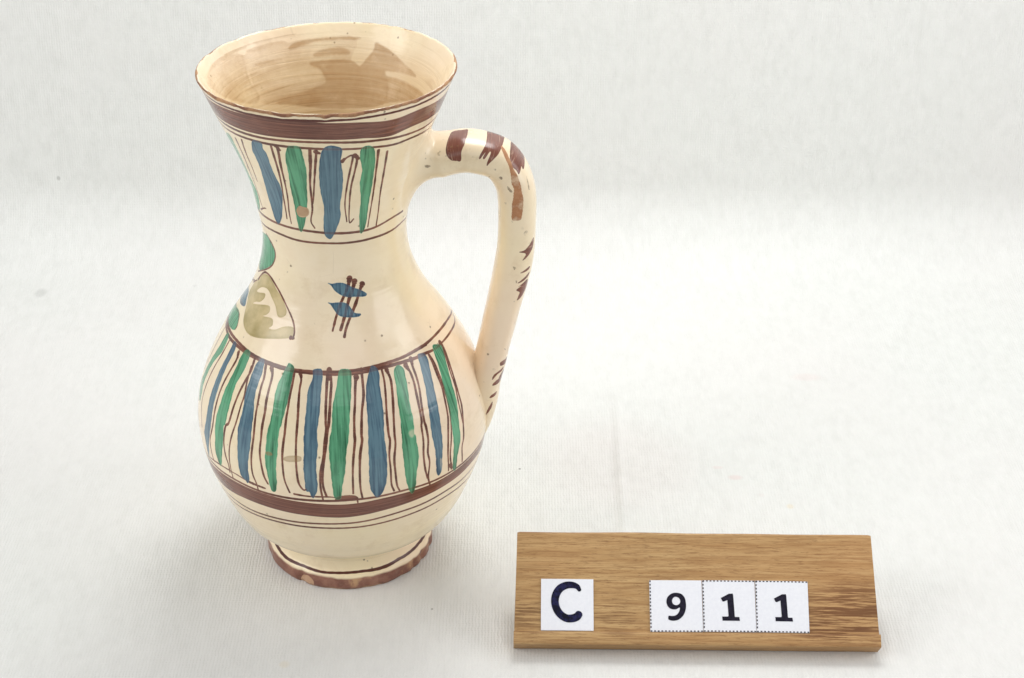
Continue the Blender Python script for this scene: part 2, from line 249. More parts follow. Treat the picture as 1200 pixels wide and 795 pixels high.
# ------------------------------------------------------------------ painted decoration, drawn as strokes in the jug's own (angle, height) coordinates
PAINT = json.loads('''{"poly":{"g":[[[-154.0,201.0],[-146.0,202.2],[-149.2,193.2],[-151.4,182.5],[-149.0,176.2],[-151.4,168.8],[-159.2,165.5],[-161.6,169.2],[-163.6,178.0],[-161.2,188.5],[-159.4,196.5]],[[-105.0,205.8],[-102.2,206.8],[-98.8,206.5],[-98.0,204.2],[-97.8,199.2],[-98.2,192.5],[-100.4,182.2],[-102.2,176.2],[-104.4,170.5],[-108.2,165.5],[-110.2,165.5],[-110.8,168.5],[-111.0,174.8],[-110.8,182.8],[-109.4,190.5],[-108.4,198.2],[-107.2,201.8]],[[-68.6,204.2],[-65.8,205.5],[-61.8,203.8],[-60.0,198.2],[-59.0,191.5],[-58.8,185.8],[-59.4,180.0],[-59.8,173.8],[-61.2,167.5],[-63.8,164.0],[-65.8,165.0],[-66.2,171.2],[-65.8,178.5],[-67.2,187.0],[-66.8,193.5],[-68.8,199.8]],[[-169.6,152.8],[-151.8,156.2],[-145.4,154.2],[-140.6,151.5],[-140.8,147.8],[-145.4,144.2],[-154.6,140.8],[-167.4,137.5],[-178.2,140.2],[-174.8,146.5]],[[-191.4,113.5],[-171.2,118.8],[-162.0,117.8],[-158.6,115.8],[-160.0,114.2],[-167.0,113.0],[-177.8,112.2],[-189.6,111.0]],[[-165.2,110.8],[-160.8,111.0],[-159.8,105.5],[-162.4,101.2],[-164.2,97.2],[-165.6,92.8],[-166.4,87.8],[-164.8,83.5],[-165.8,80.2],[-170.8,80.5],[-173.0,85.2],[-170.4,92.8],[-167.6,100.0],[-166.0,105.8]],[[-139.4,113.2],[-136.6,112.8],[-136.2,110.0],[-136.6,105.5],[-138.0,101.2],[-138.4,96.2],[-138.2,90.5],[-138.2,84.8],[-139.2,83.2],[-138.6,78.5],[-138.8,72.0],[-140.6,64.8],[-142.2,64.5],[-144.0,69.2],[-144.2,75.8],[-145.0,79.0],[-145.2,84.5],[-144.6,90.2],[-144.4,95.5],[-143.2,100.5],[-142.4,105.2],[-142.4,109.0],[-141.6,111.8]],[[-111.4,114.2],[-108.6,113.2],[-108.4,110.5],[-108.4,106.0],[-108.8,102.0],[-109.6,97.5],[-110.2,92.2],[-110.4,92.2],[-111.0,87.8],[-111.0,81.0],[-111.2,73.0],[-111.4,68.2],[-112.2,64.2],[-113.8,64.0],[-114.6,67.2],[-115.2,72.5],[-116.0,78.0],[-116.2,83.8],[-116.0,89.2],[-115.4,92.2],[-115.2,97.5],[-115.4,102.5],[-114.8,106.8],[-113.4,110.8],[-112.4,113.5]],[[-85.2,113.0],[-82.4,113.5],[-79.4,112.5],[-80.2,107.0],[-80.8,101.8],[-81.8,95.8],[-82.2,94.0],[-82.8,88.8],[-83.8,83.2],[-84.8,76.2],[-85.8,69.8],[-86.8,64.2],[-89.0,64.2],[-89.4,70.0],[-90.0,76.2],[-90.2,82.2],[-90.2,89.0],[-89.4,93.0],[-89.0,96.0],[-88.4,102.0],[-87.2,106.8],[-86.2,110.2]],[[-54.8,111.5],[-52.8,110.0],[-53.2,107.0],[-53.8,103.0],[-54.8,97.5],[-55.2,92.2],[-55.8,86.8],[-55.4,85.8],[-55.4,83.5],[-55.6,77.5],[-56.8,70.2],[-57.4,64.2],[-58.6,60.5],[-59.8,61.5],[-61.0,66.2],[-62.0,74.8],[-61.8,82.0],[-61.2,87.5],[-61.4,88.5],[-60.6,94.2],[-59.8,100.8],[-59.0,105.8],[-58.6,109.0],[-57.2,110.8]],[[-28.8,112.0],[-24.4,110.0],[-25.2,108.0],[-27.2,104.2],[-28.8,99.8],[-30.0,95.0],[-31.0,90.0],[-32.4,84.5],[-33.6,79.0],[-34.0,75.5],[-36.2,68.5],[-37.0,62.0],[-38.8,63.0],[-38.8,70.0],[-38.0,78.8],[-37.8,79.8],[-37.2,85.5],[-36.2,92.2],[-34.8,98.5],[-33.6,103.2],[-32.2,108.2],[-31.0,111.2]]],"b":[[[-125.0,205.5],[-121.2,206.0],[-119.0,205.2],[-119.8,202.8],[-118.8,200.8],[-119.2,195.8],[-118.8,190.0],[-117.8,186.0],[-118.4,181.0],[-121.6,174.0],[-124.8,168.8],[-129.2,165.8],[-132.0,168.2],[-132.8,173.2],[-133.0,178.2],[-131.6,184.2],[-129.2,191.2],[-128.8,197.0],[-128.8,200.2]],[[-87.8,205.5],[-84.8,207.2],[-81.2,206.8],[-78.2,205.0],[-78.8,200.0],[-77.8,191.5],[-78.0,184.8],[-79.8,178.0],[-79.4,172.5],[-82.8,167.0],[-86.4,163.2],[-89.0,162.8],[-91.6,165.2],[-91.2,171.0],[-90.4,176.8],[-91.2,184.2],[-91.2,192.8],[-89.6,200.5]],[[-190.0,123.2],[-173.6,126.2],[-168.2,124.2],[-164.6,122.5],[-171.0,120.8],[-182.2,119.2],[-192.8,118.2]],[[-91.4,143.5],[-88.2,143.2],[-84.2,143.5],[-79.2,143.2],[-72.8,141.2],[-66.6,139.5],[-62.8,137.8],[-64.8,137.0],[-71.0,137.5],[-77.4,137.8],[-82.2,138.8],[-86.4,140.5],[-88.8,142.5]],[[-91.8,136.0],[-88.6,135.8],[-85.0,136.0],[-80.2,135.8],[-76.6,134.5],[-73.6,131.8],[-69.2,131.0],[-70.6,130.2],[-75.2,130.2],[-82.0,130.8],[-85.2,131.8],[-87.4,133.5],[-89.6,135.2]],[[-153.2,112.0],[-150.0,112.0],[-149.0,109.0],[-149.4,105.0],[-149.4,100.5],[-149.6,95.0],[-149.4,89.2],[-148.8,82.8],[-148.8,76.5],[-149.4,71.5],[-152.2,62.0],[-153.4,62.0],[-154.0,68.8],[-155.0,72.0],[-153.8,78.0],[-153.8,84.5],[-154.2,90.5],[-154.0,96.0],[-153.6,101.0],[-153.2,105.8],[-153.2,109.8]],[[-127.8,113.0],[-125.8,112.2],[-125.2,108.5],[-125.4,104.0],[-125.2,99.2],[-124.2,94.2],[-123.6,89.0],[-123.4,87.0],[-123.2,83.5],[-123.8,76.0],[-124.0,68.8],[-124.0,66.0],[-125.4,63.5],[-126.4,64.5],[-128.4,66.2],[-129.0,71.2],[-129.8,78.0],[-130.4,84.0],[-130.6,85.5],[-130.4,88.5],[-130.2,94.0],[-130.8,98.8],[-130.8,103.0],[-130.8,107.8],[-130.0,111.0]],[[-98.2,113.2],[-94.2,113.5],[-93.4,110.5],[-93.8,106.2],[-94.2,101.0],[-94.6,95.5],[-95.0,90.8],[-94.8,87.8],[-95.2,81.5],[-95.2,74.2],[-95.4,68.2],[-96.8,64.0],[-97.6,64.5],[-98.4,66.8],[-99.8,67.5],[-100.0,75.0],[-100.2,82.8],[-100.4,89.5],[-100.2,90.8],[-100.2,95.5],[-100.2,101.5],[-99.8,106.5],[-98.4,109.5],[-98.2,111.8]],[[-68.8,113.5],[-66.6,112.5],[-65.8,110.5],[-66.6,106.5],[-66.8,102.2],[-67.6,95.8],[-68.2,90.0],[-68.4,85.8],[-68.6,78.8],[-68.8,72.8],[-70.2,67.0],[-72.4,62.8],[-74.2,64.2],[-75.6,68.0],[-75.6,75.2],[-75.4,83.5],[-74.6,90.5],[-74.4,96.8],[-73.6,104.0],[-72.4,108.8],[-70.4,112.0]],[[-41.0,112.2],[-37.8,111.2],[-37.6,109.0],[-39.0,105.5],[-40.0,101.5],[-41.2,96.5],[-42.4,90.8],[-43.0,85.8],[-43.6,81.2],[-44.0,79.0],[-44.8,73.0],[-45.0,67.0],[-46.4,64.2],[-47.6,65.5],[-48.0,72.5],[-48.2,79.8],[-48.2,83.0],[-47.8,88.8],[-46.8,94.5],[-45.0,100.5],[-44.4,104.5],[-43.4,108.5],[-42.4,111.5]]],"t":[[[-156.0,138.2],[-147.2,139.8],[-140.0,138.8],[-132.8,136.5],[-126.2,134.5],[-122.0,131.8],[-120.8,129.5],[-123.8,128.0],[-127.4,128.0],[-130.6,130.5],[-135.8,132.8],[-142.6,134.8],[-150.4,134.2],[-156.2,131.8],[-155.2,131.0],[-145.4,132.8],[-144.4,131.2],[-147.6,129.0],[-152.6,127.8],[-154.8,126.5],[-141.8,129.2],[-136.2,129.8],[-135.0,128.2],[-137.0,126.5],[-139.4,125.5],[-133.4,126.2],[-130.2,126.0],[-129.2,124.2],[-131.0,122.8],[-126.4,123.2],[-120.6,125.2],[-114.6,125.8],[-112.8,124.5],[-112.8,122.8],[-117.4,121.5],[-126.4,120.0],[-134.6,118.5],[-142.8,117.5],[-149.2,117.8],[-155.4,119.2],[-160.4,121.8],[-165.2,124.5],[-170.6,127.2],[-166.2,133.0]]],"n":[[[-87.8,65.0],[-84.0,65.5],[-81.0,65.0],[-80.4,63.5],[-84.2,63.2],[-88.0,62.8],[-88.8,63.5]]],"c":[[[-110.2,174.8],[-107.2,177.0],[-105.0,176.8],[-101.4,176.2],[-101.6,173.5],[-105.4,172.0],[-109.2,172.2]],[[-121.4,2.8],[-115.8,5.0],[-111.2,3.2],[-111.8,0.0],[-116.2,1.0],[-121.8,0.0]]],"e":[[[-58.2,87.8],[-56.2,88.5],[-53.2,88.0],[-53.8,84.8],[-55.4,85.8],[-57.4,85.2]],[[-46.0,72.5],[-44.2,70.0],[-45.4,66.5],[-46.0,67.5]]],"o":[[[-108.6,80.0],[-106.6,81.5],[-103.0,82.2],[-101.2,81.8],[-101.4,80.2],[-104.2,79.5],[-107.0,79.2]],[[-116.0,81.0],[-113.8,81.5],[-113.0,80.5],[-115.0,79.8]]]},"line":[[1.1,[[-140.0,202.8],[-143.0,193.0],[-146.6,183.0],[-147.4,174.2],[-146.0,169.2]]],[1.0,[[-133.8,204.0],[-137.2,195.8],[-138.4,189.0],[-140.0,183.0]]],[1.1,[[-114.0,205.2],[-114.4,200.8],[-115.0,194.0],[-116.2,187.0],[-118.4,178.5],[-119.4,169.8]]],[1.1,[[-110.6,205.5],[-111.0,202.0],[-112.4,195.2],[-113.4,187.5],[-114.6,180.8],[-116.4,173.2],[-116.2,168.0]]],[2.2,[[-111.0,205.5],[-109.8,204.0]]],[1.2,[[-94.0,205.2],[-95.0,197.8],[-97.0,189.0],[-97.8,180.8],[-98.4,175.8],[-100.4,170.5],[-98.2,167.5]]],[1.1,[[-90.8,205.0],[-92.0,199.5],[-94.0,191.0],[-96.2,182.5],[-97.4,179.0]]],[2.2,[[-91.4,204.5],[-89.6,203.8]]],[1.0,[[-78.2,199.0],[-76.0,201.0],[-72.8,201.5],[-73.8,194.5],[-75.4,186.2],[-76.4,178.0],[-75.2,170.2]]],[1.0,[[-71.6,201.8],[-70.4,199.2],[-71.2,193.2],[-72.8,186.0],[-73.4,177.8],[-73.4,169.8],[-70.4,171.0]]],[2.3,[[-71.8,201.8],[-69.6,200.0]]],[2.0,[[-78.2,199.5],[-77.2,200.5]]],[1.1,[[-59.0,202.2],[-58.0,193.8],[-57.2,184.5],[-57.4,176.5],[-59.4,166.2]]],[1.1,[[-53.4,200.5],[-52.2,191.8],[-51.6,182.0],[-51.2,173.0],[-52.4,165.2]]],[0.9,[[-150.8,167.8],[-143.4,170.0],[-140.6,170.5]]],[1.0,[[-151.8,156.5],[-143.8,154.2],[-139.6,151.0],[-140.8,147.0],[-146.6,143.2],[-157.6,139.5],[-169.4,136.0]]],[1.1,[[-162.2,134.5],[-157.8,137.8],[-151.8,140.0],[-143.4,140.0],[-134.2,137.8],[-126.4,134.8],[-119.6,131.2],[-114.8,127.8],[-112.6,124.5],[-112.6,122.2]]],[1.6,[[-114.2,122.2],[-112.2,122.2]]],[1.0,[[-171.4,131.5],[-186.0,127.5],[-189.8,123.8]]],[0.9,[[-183.2,119.2],[-165.6,122.2]]],[0.9,[[-187.8,115.2],[-167.2,118.8],[-159.2,116.5],[-158.6,114.8]]],[1.0,[[-171.4,130.8],[-164.4,133.5]]],[1.7,[[-74.6,145.0],[-76.0,142.2],[-79.0,139.0],[-82.0,136.0]]],[1.4,[[-82.0,136.0],[-85.8,131.0],[-88.4,126.0]]],[1.8,[[-70.8,143.5],[-72.8,140.8],[-76.2,137.0],[-80.2,131.0],[-83.4,126.2]]],[1.7,[[-65.4,142.0],[-68.2,139.0],[-71.6,135.2],[-76.2,130.8],[-79.8,126.8],[-81.4,123.8]]],[2.8,[[-74.6,145.0],[-75.4,143.2]]],[2.7,[[-71.0,143.5],[-71.8,142.0]]],[2.5,[[-65.4,141.8],[-66.8,140.5]]],[1.0,[[-173.0,110.2],[-172.4,102.8],[-172.8,96.0],[-175.0,89.5]]],[1.3,[[-158.0,110.2],[-158.6,104.8],[-160.2,99.2],[-161.4,93.8],[-162.2,88.2],[-162.0,82.5],[-160.2,78.2],[-158.2,72.8]]],[1.5,[[-145.4,110.5],[-144.4,108.0],[-145.4,103.8],[-146.8,98.0],[-147.4,92.5],[-147.4,86.5],[-147.0,80.5],[-147.4,77.2],[-148.6,72.0],[-147.8,66.2],[-146.8,63.2]]],[1.5,[[-132.2,112.0],[-132.0,107.5],[-133.4,103.2],[-134.6,98.8],[-135.6,92.8],[-136.4,86.0],[-138.0,83.8],[-138.0,77.5],[-136.8,71.8],[-135.2,67.8],[-135.0,64.2]]],[1.2,[[-132.6,108.8],[-132.2,103.8],[-131.2,98.8],[-131.6,94.8],[-132.2,88.2],[-133.4,82.5],[-134.0,78.8],[-134.4,72.8],[-134.0,66.2],[-133.6,62.5]]],[1.4,[[-124.4,112.0],[-123.2,107.5],[-123.4,103.5],[-123.0,97.8],[-122.8,93.5],[-122.2,86.5],[-122.2,82.8],[-122.4,76.0],[-122.0,69.5],[-120.6,65.2],[-120.2,61.8]]],[1.5,[[-120.4,111.2],[-119.0,108.8],[-119.0,104.2],[-119.0,99.8],[-118.6,95.8],[-118.8,90.2],[-118.6,86.0],[-118.6,80.2],[-117.6,74.5],[-116.6,70.0],[-115.2,67.0]]],[1.4,[[-107.8,111.5],[-107.8,108.0],[-108.2,103.8],[-108.2,98.8],[-108.4,96.0],[-108.4,89.8],[-108.6,87.2],[-108.8,81.5],[-108.4,75.5],[-107.8,70.5],[-106.2,65.2]]],[1.4,[[-104.8,112.0],[-103.8,109.5],[-104.0,106.5],[-103.8,102.2],[-103.4,96.8],[-103.4,90.5],[-103.4,87.0],[-103.2,80.8],[-102.8,74.8],[-102.2,70.2],[-100.6,67.5],[-99.4,68.0]]],[1.5,[[-90.8,113.2],[-91.2,109.8],[-91.4,105.8],[-91.6,101.0],[-91.6,95.0],[-91.4,93.0],[-92.0,87.8],[-92.6,81.8],[-93.8,75.8],[-94.0,69.2],[-93.4,63.2]]],[1.5,[[-89.4,113.0],[-89.2,108.8],[-89.6,104.0],[-90.0,99.0],[-90.4,94.5],[-90.8,93.0],[-91.4,87.8],[-92.2,81.8],[-93.0,75.8],[-93.0,69.8],[-92.0,65.2]]],[2.6,[[-90.2,113.2],[-90.2,110.5]]],[1.4,[[-77.4,110.5],[-78.2,107.0],[-79.0,101.5],[-79.8,96.8],[-80.2,91.0],[-80.2,88.5],[-81.2,82.0],[-81.8,75.5],[-82.0,66.2]]],[2.6,[[-77.2,110.5],[-77.6,109.5]]],[2.2,[[-104.8,112.0],[-104.0,110.5]]],[2.2,[[-120.4,111.2],[-119.4,109.8]]],[2.2,[[-145.2,110.2],[-144.4,108.8]]],[1.5,[[-74.2,112.8],[-74.4,109.0],[-74.8,104.2],[-76.4,98.5],[-77.4,90.8],[-77.4,88.2],[-78.6,82.8],[-79.2,75.2],[-79.2,68.5],[-78.6,63.5]]],[1.3,[[-64.0,111.5],[-64.0,108.0],[-64.6,104.2],[-65.4,100.0],[-66.2,95.0],[-66.6,89.0],[-66.4,86.5],[-67.4,81.0],[-67.4,74.8],[-67.4,68.2],[-66.4,64.5]]],[1.4,[[-61.6,111.2],[-60.8,108.0],[-61.2,104.8],[-62.4,99.2],[-63.4,94.2],[-64.2,88.5],[-64.4,84.8],[-65.6,78.8],[-65.6,72.5],[-65.2,67.0],[-64.2,64.0]]],[1.4,[[-51.2,110.5],[-50.0,108.2],[-49.8,104.5],[-50.4,100.5],[-51.0,95.5],[-51.6,90.0],[-52.2,88.2],[-52.6,82.5],[-53.4,76.8],[-53.2,70.8],[-52.2,65.5]]],[1.4,[[-47.0,111.8],[-47.6,109.2],[-47.6,105.5],[-48.2,101.5],[-49.6,96.0],[-50.4,89.8],[-50.2,87.5],[-50.4,82.2],[-51.4,77.2],[-51.0,72.5],[-51.8,66.0],[-50.8,61.5]]],[2.4,[[-51.0,110.5],[-50.4,109.0]]],[2.4,[[-47.0,111.8],[-47.4,110.2]]],[2.2,[[-61.6,111.2],[-61.2,109.8]]],[1.5,[[-35.6,110.2],[-35.6,107.2],[-36.0,103.0],[-36.2,98.5],[-37.2,93.2],[-38.4,86.8],[-39.6,83.2],[-41.0,77.8],[-41.8,71.5],[-41.4,63.8]]],[1.3,[[-35.2,109.8],[-34.6,107.0],[-34.8,102.5],[-35.2,98.2],[-35.8,93.2],[-36.6,87.8],[-38.0,82.5],[-39.4,77.0],[-40.6,71.0],[-39.8,64.2]]],[1.5,[[-24.0,111.0],[-23.6,108.5],[-24.8,105.0],[-26.6,99.2],[-27.6,95.0],[-28.2,91.0],[-28.6,87.5],[-30.0,82.8],[-31.0,79.0],[-32.0,74.2],[-33.4,70.5],[-33.0,63.5]]],[1.1,[[-23.8,109.8],[-25.8,105.2],[-27.6,100.2],[-28.4,95.2],[-29.8,90.0],[-30.4,86.0],[-31.0,80.8]]],[2.4,[[-24.0,110.8],[-23.6,108.8]]],[2.4,[[-40.4,66.2],[-39.6,64.0]]],[0.9,[[-150.8,62.5],[-141.2,64.5],[-131.8,65.2],[-124.2,64.5],[-116.8,64.2]]],[1.6,[[-124.2,64.5],[-116.8,64.2]]],[1.1,[[-104.4,64.8],[-98.6,64.5],[-90.6,64.8],[-87.8,64.0]]],[1.0,[[-80.6,63.8],[-80.4,61.2]]],[1.1,[[-35.2,113.8],[-19.8,114.0],[-4.2,113.0],[13.0,109.8]]],[1.1,[[-42.0,111.8],[-29.4,110.5],[-22.4,110.5],[-9.6,110.0],[3.4,108.8],[9.0,109.0],[13.6,109.8]]],[0.6,[[22.0,111.0],[17.4,108.5]]]],"ring":[[1.1,[[-160.0,215.8],[-115.6,220.8],[-96.2,221.0],[-85.4,220.2],[-59.4,217.0],[-67.4,218.2],[-56.6,216.5]]],[1.1,[[-126.4,208.2],[-98.4,209.0],[-74.0,207.8],[-78.8,208.5],[-66.2,207.5],[-46.6,206.0],[-25.4,204.8]]],[1.1,[[-129.2,205.8],[-112.2,206.0],[-94.8,206.0],[-69.6,204.8],[-51.2,202.8],[-56.2,203.8],[-39.6,203.2],[-19.8,201.5]]],[1.1,[[-151.2,165.8],[-134.0,166.0],[-117.4,165.8],[-103.6,165.8],[-81.0,165.2],[-57.6,164.8],[-35.8,163.8],[-52.8,165.0],[-36.0,166.2],[-1.8,164.8]]],[1.0,[[-159.6,160.2],[-132.8,161.2],[-113.2,160.5],[-91.6,160.8],[-72.2,160.5],[-51.0,160.2],[-34.8,159.8],[-43.8,160.0],[-21.6,160.5],[-1.0,159.2]]],[1.1,[[-168.2,112.2],[-158.6,112.8],[-150.6,113.0],[-141.6,112.8],[-132.8,112.5],[-123.6,112.5],[-115.8,112.5],[-107.8,112.5],[-98.2,112.8],[-89.6,112.8],[-76.0,112.8],[-69.8,113.0],[-59.6,113.2],[-51.2,113.2],[-40.2,113.8],[-28.0,113.5],[-17.8,113.2],[-9.2,113.0],[13.0,109.8]]],[1.1,[[-161.6,111.0],[-149.4,111.8],[-140.6,111.8],[-130.4,112.2],[-119.8,112.2],[-111.6,112.0],[-104.0,112.2],[-89.6,112.0],[-76.2,111.5],[-70.0,112.0],[-62.6,112.0],[-54.6,112.0],[-44.2,111.5],[-31.6,110.8],[-22.8,110.0],[-22.4,110.5],[-9.6,110.0],[3.4,108.8]]],[1.1,[[-152.4,60.8],[-146.0,60.8],[-137.0,61.8],[-129.2,62.0],[-121.2,61.8],[-113.4,62.0],[-107.2,62.2],[-100.4,62.5],[-94.4,62.5],[-88.4,62.8],[-80.4,63.0],[-73.0,62.8],[-65.8,63.5],[-58.6,63.2],[-49.6,62.5],[-40.6,62.5]]],[1.0,[[-151.0,46.8],[-139.8,47.5],[-130.4,47.0],[-119.2,48.0],[-109.6,48.5],[-100.4,49.0],[-91.6,49.5],[-80.8,49.8],[-77.0,50.2],[-65.2,52.0],[-53.8,52.0],[-42.0,53.0],[-29.6,52.2],[-18.4,52.0]]],[1.0,[[-153.0,42.2],[-140.6,43.5],[-129.8,44.8],[-117.0,45.8],[-106.2,46.2],[-97.8,46.5],[-88.2,46.8],[-80.8,46.8],[-75.8,47.2],[-63.6,48.2],[25.6,6.5],[-40.0,49.0],[-27.4,48.0],[-14.2,45.8]]],[1.4,[[-152.2,7.8],[-135.2,7.2],[-120.2,7.5],[-107.4,7.2],[-97.4,7.5],[-82.6,7.8],[-70.2,7.8],[-59.8,7.5],[-48.8,8.0],[-35.2,7.8],[-19.8,7.8],[-42.4,30.0]]]],"band":[[[[-146.0,217.0],[-131.8,217.5],[-112.4,218.2],[-96.6,218.5],[-74.6,217.2],[-78.8,217.0],[-54.2,214.8],[-39.8,216.0],[-21.8,214.8]],[[-153.2,204.8],[-125.6,209.5],[-106.4,210.2],[-90.0,210.2],[-57.2,207.0],[-62.0,209.0],[-42.2,209.0],[-15.4,207.5]]],[[[-152.8,59.0],[-140.4,60.5],[-132.8,60.8],[-123.4,61.0],[-113.4,61.2],[-104.6,61.2],[-96.2,61.0],[-88.0,60.8],[-80.4,60.8],[-75.8,61.5],[-67.4,62.2],[-58.6,61.8],[-49.4,61.2],[-38.8,61.5],[-26.8,61.5],[-6.4,57.2]],[[-157.6,52.5],[-148.2,51.0],[-136.8,52.5],[-125.2,54.0],[-114.8,54.0],[-105.4,54.0],[-96.8,53.8],[-88.4,53.5],[-80.6,53.5],[-77.0,54.5],[-67.2,55.5],[-57.0,56.0],[-46.0,56.5],[-34.2,56.8],[-23.0,57.5],[-7.2,55.8]]]],"inn":[[0.5,[[154.2,219.0],[140.7,220.8],[134.7,220.8],[121.8,220.8],[112.8,219.6],[110.4,218.1],[115.2,217.8],[123.0,217.5],[131.4,217.2],[136.8,217.5],[141.9,216.9],[153.6,217.5]]],[0.9,[[103.5,210.0],[96.6,211.8],[89.7,212.4],[85.2,211.5],[83.1,210.0],[91.8,209.4],[102.6,209.1]]],[0.8,[[105.9,207.0],[84.0,207.6],[75.6,205.5],[60.3,204.9],[55.8,193.5],[92.7,189.9],[129.9,194.1],[127.5,196.2],[114.9,196.8],[108.0,197.4],[97.5,199.5],[100.2,204.0]]],[0.95,[[69.3,214.8],[62.7,213.6],[51.0,210.3],[36.0,207.3],[42.0,206.4],[54.3,205.8],[66.3,205.2],[76.2,205.2],[74.4,207.6],[69.9,212.4]]],[0.7,[[75.6,201.9],[71.4,203.4],[53.7,204.0],[38.7,204.0],[19.5,203.4],[33.3,198.6],[62.4,192.9],[87.3,190.5],[87.3,192.6],[72.6,197.7]]],[0.45,[[161.7,218.4],[145.2,216.0],[144.3,213.6],[146.1,205.2],[144.3,201.0],[147.6,197.7],[159.3,199.8],[179.1,208.2],[188.7,216.0],[176.7,217.2]]],[0.3,[[141.6,215.4],[117.9,215.4],[96.3,216.3],[80.4,215.7],[81.9,207.9],[92.1,200.1],[115.2,196.2],[133.8,194.7],[146.4,198.0],[144.6,207.0],[144.3,213.6]]],[0.6,[[138.0,210.9],[119.4,210.0],[121.5,209.7],[126.0,209.7],[135.3,209.4]]],[0.7,[[116.4,213.6],[108.3,215.4],[79.5,216.0],[80.4,215.1],[100.8,214.5],[114.6,212.7]]],[0.5,[[141.0,216.3],[123.3,216.9],[115.8,215.7],[123.9,215.4],[135.9,215.1]]]]}''')
HPAINT = json.loads('''{"b":[[[9,0.1676],[13,0.1902],[12,0.2043],[-36,0.1985],[-63,0.1902],[-86,0.1868],[-86,0.1735],[-79,0.1576],[-60,0.1493],[-28,0.1543]],[[34,0.2527],[34,0.2736],[32,0.2936],[-15,0.2894],[-55,0.2836],[-88,0.2677],[-85,0.2627],[-56,0.2661],[-52,0.2627],[-75,0.2527],[-72,0.2469],[-55,0.251],[-78,0.2402],[-74,0.236],[-39,0.246],[-7,0.2502]],[[29,0.3128],[25,0.3336],[22,0.3528],[-7,0.3553],[-32,0.3578],[-33,0.3495],[-56,0.357],[-57,0.3453],[-58,0.3353],[-58,0.3253],[-44,0.3128],[-11,0.3069]],[[-33,0.5229],[-29,0.5363],[-47,0.5471],[-74,0.5596],[-65,0.5463],[-85,0.5421],[-66,0.5379]],[[-37,0.6063],[-27,0.6255],[-61,0.6405],[-59,0.6272],[-74,0.6222],[-60,0.6147],[-72,0.6172]],[[-43,0.578],[-37,0.5838],[-68,0.5897],[-71,0.588]],[[-36,0.593],[-36,0.6005],[-69,0.6097],[-72,0.608]],[[-15,0.7731],[-15,0.7865],[-35,0.789],[-62,0.784],[-58,0.774]],[[-17,0.8048],[-17,0.8207],[-49,0.829],[-44,0.8115]],[[-14,0.7748],[-15,0.7823],[-51,0.7873],[-58,0.7832]],[[-42,0.794],[-39,0.8023],[-62,0.809],[-78,0.8257],[-74,0.8082]],[[-31,0.8232],[-25,0.8374],[-70,0.8432],[-60,0.8282]],[[-42,0.8657],[-48,0.8741],[-72,0.8766],[-66,0.8691]],[[-58,0.8874],[-59,0.9041],[-75,0.9216],[-72,0.9024]]],"c":[[[-20,0.2869],[-24,0.2944],[-45,0.3119],[-60,0.3361],[-64,0.3628],[-71,0.402],[-73,0.4337],[-78,0.4562],[-82,0.4762],[-93,0.4796],[-102,0.4746],[-98,0.4337],[-89,0.3937],[-85,0.3603],[-74,0.3369],[-56,0.3069],[-33,0.2902]]],"s":[[[-96,0.3711],[-92,0.392],[-96,0.3937],[-99,0.377]],[[-101,0.3244],[-95,0.3311],[-99,0.3394],[-103,0.3361]],[[-92,0.2869],[-90,0.2952],[-94,0.2977]],[[-123,0.4329],[-115,0.432],[-119,0.4387]],[[-68,0.5029],[-62,0.5054],[-71,0.5129],[-75,0.5071]],[[-89,0.0784],[-90,0.0992],[-94,0.0876]],[[-104,0.4804],[-99,0.4821],[-101,0.4846]],[[-93,0.5763],[-88,0.5771],[-89,0.5838]],[[-83,0.6055],[-78,0.608],[-80,0.6105]],[[-61,0.7398],[-52,0.7423],[-55,0.7448]],[[-36,0.3745],[-36,0.3845],[-43,0.4095],[-46,0.3987]]]}''')
UW, UH = 4096, 2048
